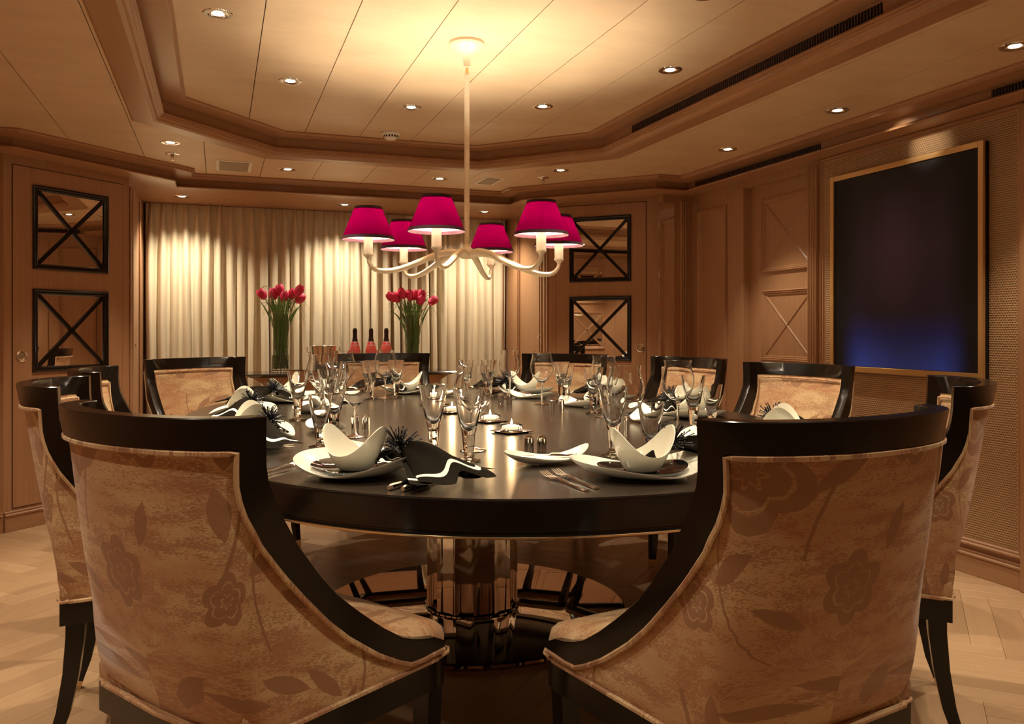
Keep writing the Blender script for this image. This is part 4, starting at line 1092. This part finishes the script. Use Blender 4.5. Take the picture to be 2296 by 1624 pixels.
BWL = saddle_bowl()

def flat(mb, pts, th, z):
    """flat cutlery: pts = (y, halfwidth, z offset)"""
    v = []; f = []; n = len(pts)
    for y, w_, dz in pts: v += [(-w_, y, z+dz), (-w_*.7, y, z+dz+th), (w_*.7, y, z+dz+th), (w_, y, z+dz)]
    for k in range(n-1): f += [(k*4+i, (k+1)*4+i, (k+1)*4+(i+1) % 4, k*4+(i+1) % 4) for i in range(4)]
    f += [(0, 1, 2, 3), tuple(range(4*n-4, 4*n))]
    mb.add(v, f)
def fork():
    r = empty('fork'); tag(r, 'x', 'fork', 'silver forks'); mb = MB()
    flat(mb, [(-.105, .0075, .001), (-.10, .0085, .001), (-.02, .006, .002), (.0, .004, .004), (.025, .0035, .006), (.035, .008, .005), (.048, .0115, .003), (.055, .0118, .002)], .0035, 0)
    mb.build('handle', M['silver'], r, angle=40)
    tm = MB()
    for k in range(4):
        x = -.0095+k*.0063; tm.tube([(x, .052, .004), (x, .075, .004), (x*.95, .098, .009), (x*.92, .108, .012)], [.0019, .0018, .0015, .0007], 5)
    tm.build('tines', M['silver'], r); return register(r)
def knife(nm, grp, L, cat='knife'):
    r = empty(nm); tag(r, 'x', cat, grp); k = L/.23
    mb = MB(); mb.tube([(0, -.115*k, .006), (0, -.110*k, .006), (0, -.02*k, .006), (0, -.01*k, .006)], [.0055, .0078, .0072, .004], 8); mb.build('handle', M['silver'], r, angle=40)
    b2 = MB(); flat(b2, [(-.012*k, .004, .004), (.0, .008, .004), (.07*k, .009, .003), (.10*k, .006, .002), (.115*k, .001, .001)], .0015, 0); b2.build('blade', M['silver'], r, angle=40)
    return register(r)
FRK = fork(); KNF = knife('table_knife', 'silver table knives', .23); BKN = knife('butter_knife', 'butter knives on side plates', .155, 'knife')

def napkin():
    r = empty('napkin'); tag(r, 'x', 'napkin', 'gathered dark napkins with white ribbon stripe')
    # fans out towards +x from the ring at the origin
    def fan(u, v, L, half, hgt, z0, folds, ph, sgn=1):
        a = (u-.5)*2*half; rr = .010 + L*v*(1-.10*math.cos(u*PI*2*2+ph)*v)
        fold = math.cos(u*PI*2*folds+ph)
        env = math.sin(PI*min(1, u*.96+.02))
        z = z0*(1-v)**1.3 + hgt*env*math.sin(PI*min(1, v*.85+.12))*1.0 + .011*(.25+.75*v)*fold*env + .004
        return (sgn*rr*math.cos(a), rr*math.sin(a), max(z, .002), u, v)
    mb = MB().grid(lambda u, v: fan(u, v, .235, .50, .040, .040, 2.0, .4), 64, 22)
    mb.grid(lambda u, v: fan(u, v, .215, .60, .012, .034, 2, 2.0), 56, 18)
    o = mb.build('napkin_fan', M['napkin'], r, angle=80)
    mb = MB().grid(lambda u, v: fan(u, v, .085, .8, .018, .036, 3, 1.0, -1), 40, 12); mb.build('napkin_tail', M['napkin'], r, angle=80)
    rd = random.Random(4); tw = MB()
    tw.lathe([(.016, -.004), (.019, 0), (.016, .004)], 18, c=(0, 0, .040), cap=False)
    for k in range(84):
        a = rd.uniform(0, 2*PI); e_ = rd.uniform(.05, 1.35); L = rd.uniform(.035, .068)
        d = Vector((math.cos(a)*math.cos(e_), math.sin(a)*math.cos(e_), math.sin(e_)))
        p0 = Vector((0, 0, .045)); p1 = p0+d*L*.5; p2 = p0+d*L+Vector((0, 0, -.006))
        tw.tube([p0, p1, p2], [.0017, .0015, .0012], 4, cap=False)
        tw.lathe([(.0001, -.003), (.0025, 0), (.0001, .003)], 5, c=tuple(p2), cap=False)
    tw.build('twig_ring', M['black'], r)
    return register(r)
NAP = napkin()

used = set()
def place(proto, x, y, z, rz, label, group=None):
    if proto.name not in used:
        used.add(proto.name); proto.location = (x, y, z); proto.rotation_euler = (0, 0, rz); proto['label'] = label; return proto
    return dup(proto, (x, y, z), rz, label, group)
# setting centres (x, y, facing) and the glasses that stand at each place (world metres)
SET = [('A', .31, 2.005, 45, 'at the nearest left place'), ('B', .955, 1.755, 92, 'at the nearest right place'), ('C', .105, 2.76, 4, 'at the first place up the left side'),
       ('D', .095, 3.50, -4, 'at the second place up the left side'), ('E', .30, 4.15, -48, 'at the far left place'), ('F', .985, 4.50, -92, 'at the far end place before the console'),
       ('G', 1.58, 4.22, -133, 'at the far right place before the mirrored door'), ('H', 1.79, 3.60, 183, 'at the farther right side place'), ('I', 1.79, 2.88, 180, 'at the middle right side place'),
       ('J', 1.62, 2.10, 137, 'at the near right place below the painting')]
GL = {'A': [(.693, 2.285), (.578, 2.294), (.625, 2.10)], 'B': [(1.109, 2.14), (1.03, 2.06), (1.09, 1.955)], 'C': [(.42, 2.71), (.345, 2.655), (.285, 2.50)],
      'D': [(.40, 3.53), (.41, 3.33), (.289, 3.28)], 'E': [(.58, 4.10), (.52, 3.98), (.44, 3.90)], 'F': [(.80, 4.18), (.865, 4.22), (.73, 4.19)],
      'G': [(1.40, 3.97), (1.33, 4.10), (1.215, 4.14)], 'H': [(1.437, 3.62), (1.53, 3.55), (1.58, 3.72)], 'I': [(1.46, 3.0), (1.47, 3.12), (1.55, 3.20)], 'J': [(1.475, 2.46), (1.545, 2.475), (1.643, 2.51)]}
Z = ZT
for k, x, y, a, lab in SET:
    ar = R_(a-90); fw_ = Vector((math.cos(R_(a)), math.sin(R_(a)))); rt_ = Vector((fw_.y, -fw_.x))
    W_ = lambda r, f_: (x+rt_.x*r+fw_.x*f_, y+rt_.y*r+fw_.y*f_)
    place(CHG, x, y, Z, ar, 'cream wavy edged charger plate ' + lab)
    place(GPL, x, y, Z+.0078, ar, 'round black glass plate under the bowl ' + lab)
    place(BWL, x, y, Z+.0115, ar, 'cream saddle bowl with raised ends ' + lab)
    q = W_(-.135, .255); place(SPL, q[0], q[1], Z, ar+.1, 'oblong cream side plate ' + lab)
    place(BKN, q[0], q[1], Z+.015, ar+1.05, 'butter knife on the side plate ' + lab)
    q = W_(-.215, -.02); place(FRK, q[0], q[1], Z+.0005, ar+.05, 'outer silver fork ' + lab)
    q = W_(-.180, -.005); place(FRK, q[0], q[1], Z+.0005, ar+.02, 'inner silver fork ' + lab)
    q = W_(.195, -.02); place(KNF, q[0], q[1], Z+.0005, ar-.05, 'inner silver knife ' + lab)
    q = W_(.230, -.02); place(KNF, q[0], q[1], Z+.0005, ar-.05, 'outer silver knife ' + lab)
    q = W_(.105, .035); place(NAP, q[0], q[1], Z+.018, ar-.30, 'striped dark napkin with twig ring ' + lab)
    gb, g2, g3 = GL[k]
    place(G1, gb[0], gb[1], Z+.0008, 0, 'tall balloon wine glass ' + lab)
    place(G2, g2[0], g2[1], Z+.0008, .3, 'tall cone shaped faceted glass ' + lab)
    place(G3 if k in 'BJIEC' else G2, g3[0], g3[1], Z+.0008, .7, ('shorter cone shaped faceted glass ' if k in 'BJIEC' else 'second tall cone shaped faceted glass ') + lab)

# tealights on square plates along the middle
tl = empty('tealight_holder'); tag(tl, 'x', 'candle', 'lit tealights along the table centre')
MB().lathe([(.0001, 0), (.036, 0), (.039, .003), (.039, .028), (.0375, .030), (.031, .030), (.029, .027), (.028, .008), (.0001, .008)], 36, cap=False).build('glass_cup', M['glass'], tl)
MB().lathe([(.0001, .010), (.023, .010), (.0245, .011), (.0245, .021), (.0001, .020)], 24, cap=False).build('candle', M['wax'], tl)
MB().lathe([(.0001, .024), (.0028, .027), (.0036, .031), (.0024, .038), (.0001, .046)], 10, cap=False).build('flame', M['flame'], tl)
register(tl)
cp = empty('candle_plate'); tag(cp, 'x', 'plate', 'small square plates under the tealights')
v = []; f = []
for h, z in ((.034, .001), (.038, .004), (.056, .0075), (.0565, .006), (.040, .0)): v += [(-h, -h, z), (h, -h, z), (h, h, z), (-h, h, z)]
f = [(0, 1, 2, 3), (16, 19, 18, 17)] + [(k*4+i, k*4+(i+1) % 4, k*4+4+(i+1) % 4, k*4+4+i) for k in range(4) for i in range(4)]
MB().add(v, f).build('plate_body', M['silver'], cp, smooth=False); register(cp)
for (x, y, lab) in ((.941, 2.65, 'nearest'), (.972, 2.98, 'second'), (.927, 3.36, 'third'), (.944, 3.73, 'farthest')):
    place(cp, x, y, Z, .35, 'square silvery plate under the %s tealight' % lab)
    place(tl, x, y, Z+.0012, 0, 'lit tealight in thick glass holder, %s in the centre row' % lab)
    l = bpy.data.lights.new('candle_light', 'POINT'); l.energy = .25; l.color = (1, .62, .28); l.shadow_soft_size = .006
    o = bpy.data.objects.new('candle_light', l); COL.objects.link(o); o.location = (x, y, Z+.052)
# cruets
cr_ = empty('cruet'); tag(cr_, 'x', 'shaker', 'small fluted silver salt and pepper shakers')
v = []; f = []; nf = 40
rows = [(.0125, 0), (.0135, .002), (.0135, .040), (.0125, .042), (.010, .043), (.0085, .047), (.0001, .0475)]
for r, z in rows:
    for i in range(nf): a = 2*PI*i/nf; k = 1-.07*(i % 2) if .001 < z < .041 else 1; v.append((r*k*math.cos(a), r*k*math.sin(a), z))
for k in range(len(rows)-1): f += [(k*nf+i, k*nf+(i+1) % nf, (k+1)*nf+(i+1) % nf, (k+1)*nf+i) for i in range(nf)]
MB().add(v, f).build('shaker_body', M['chrome'], cr_, smooth=False); register(cr_)
for (x, y, lab) in ((.836, 2.205, 'left one of the nearest pair'), (.870, 2.192, 'right one of the nearest pair'), (1.262, 3.705, 'left one of the pair beyond the candles'), (1.300, 3.693, 'right one of the pair beyond the candles'),
                    (1.375, 3.335, 'left one of the pair at the right side'), (1.412, 3.326, 'right one of the pair at the right side'), (.456, 2.94, 'left one of the pair at the left side'), (.492, 2.93, 'right one of the pair at the left side')):
    place(cr_, x, y, Z, 0, 'fluted silver shaker, ' + lab)
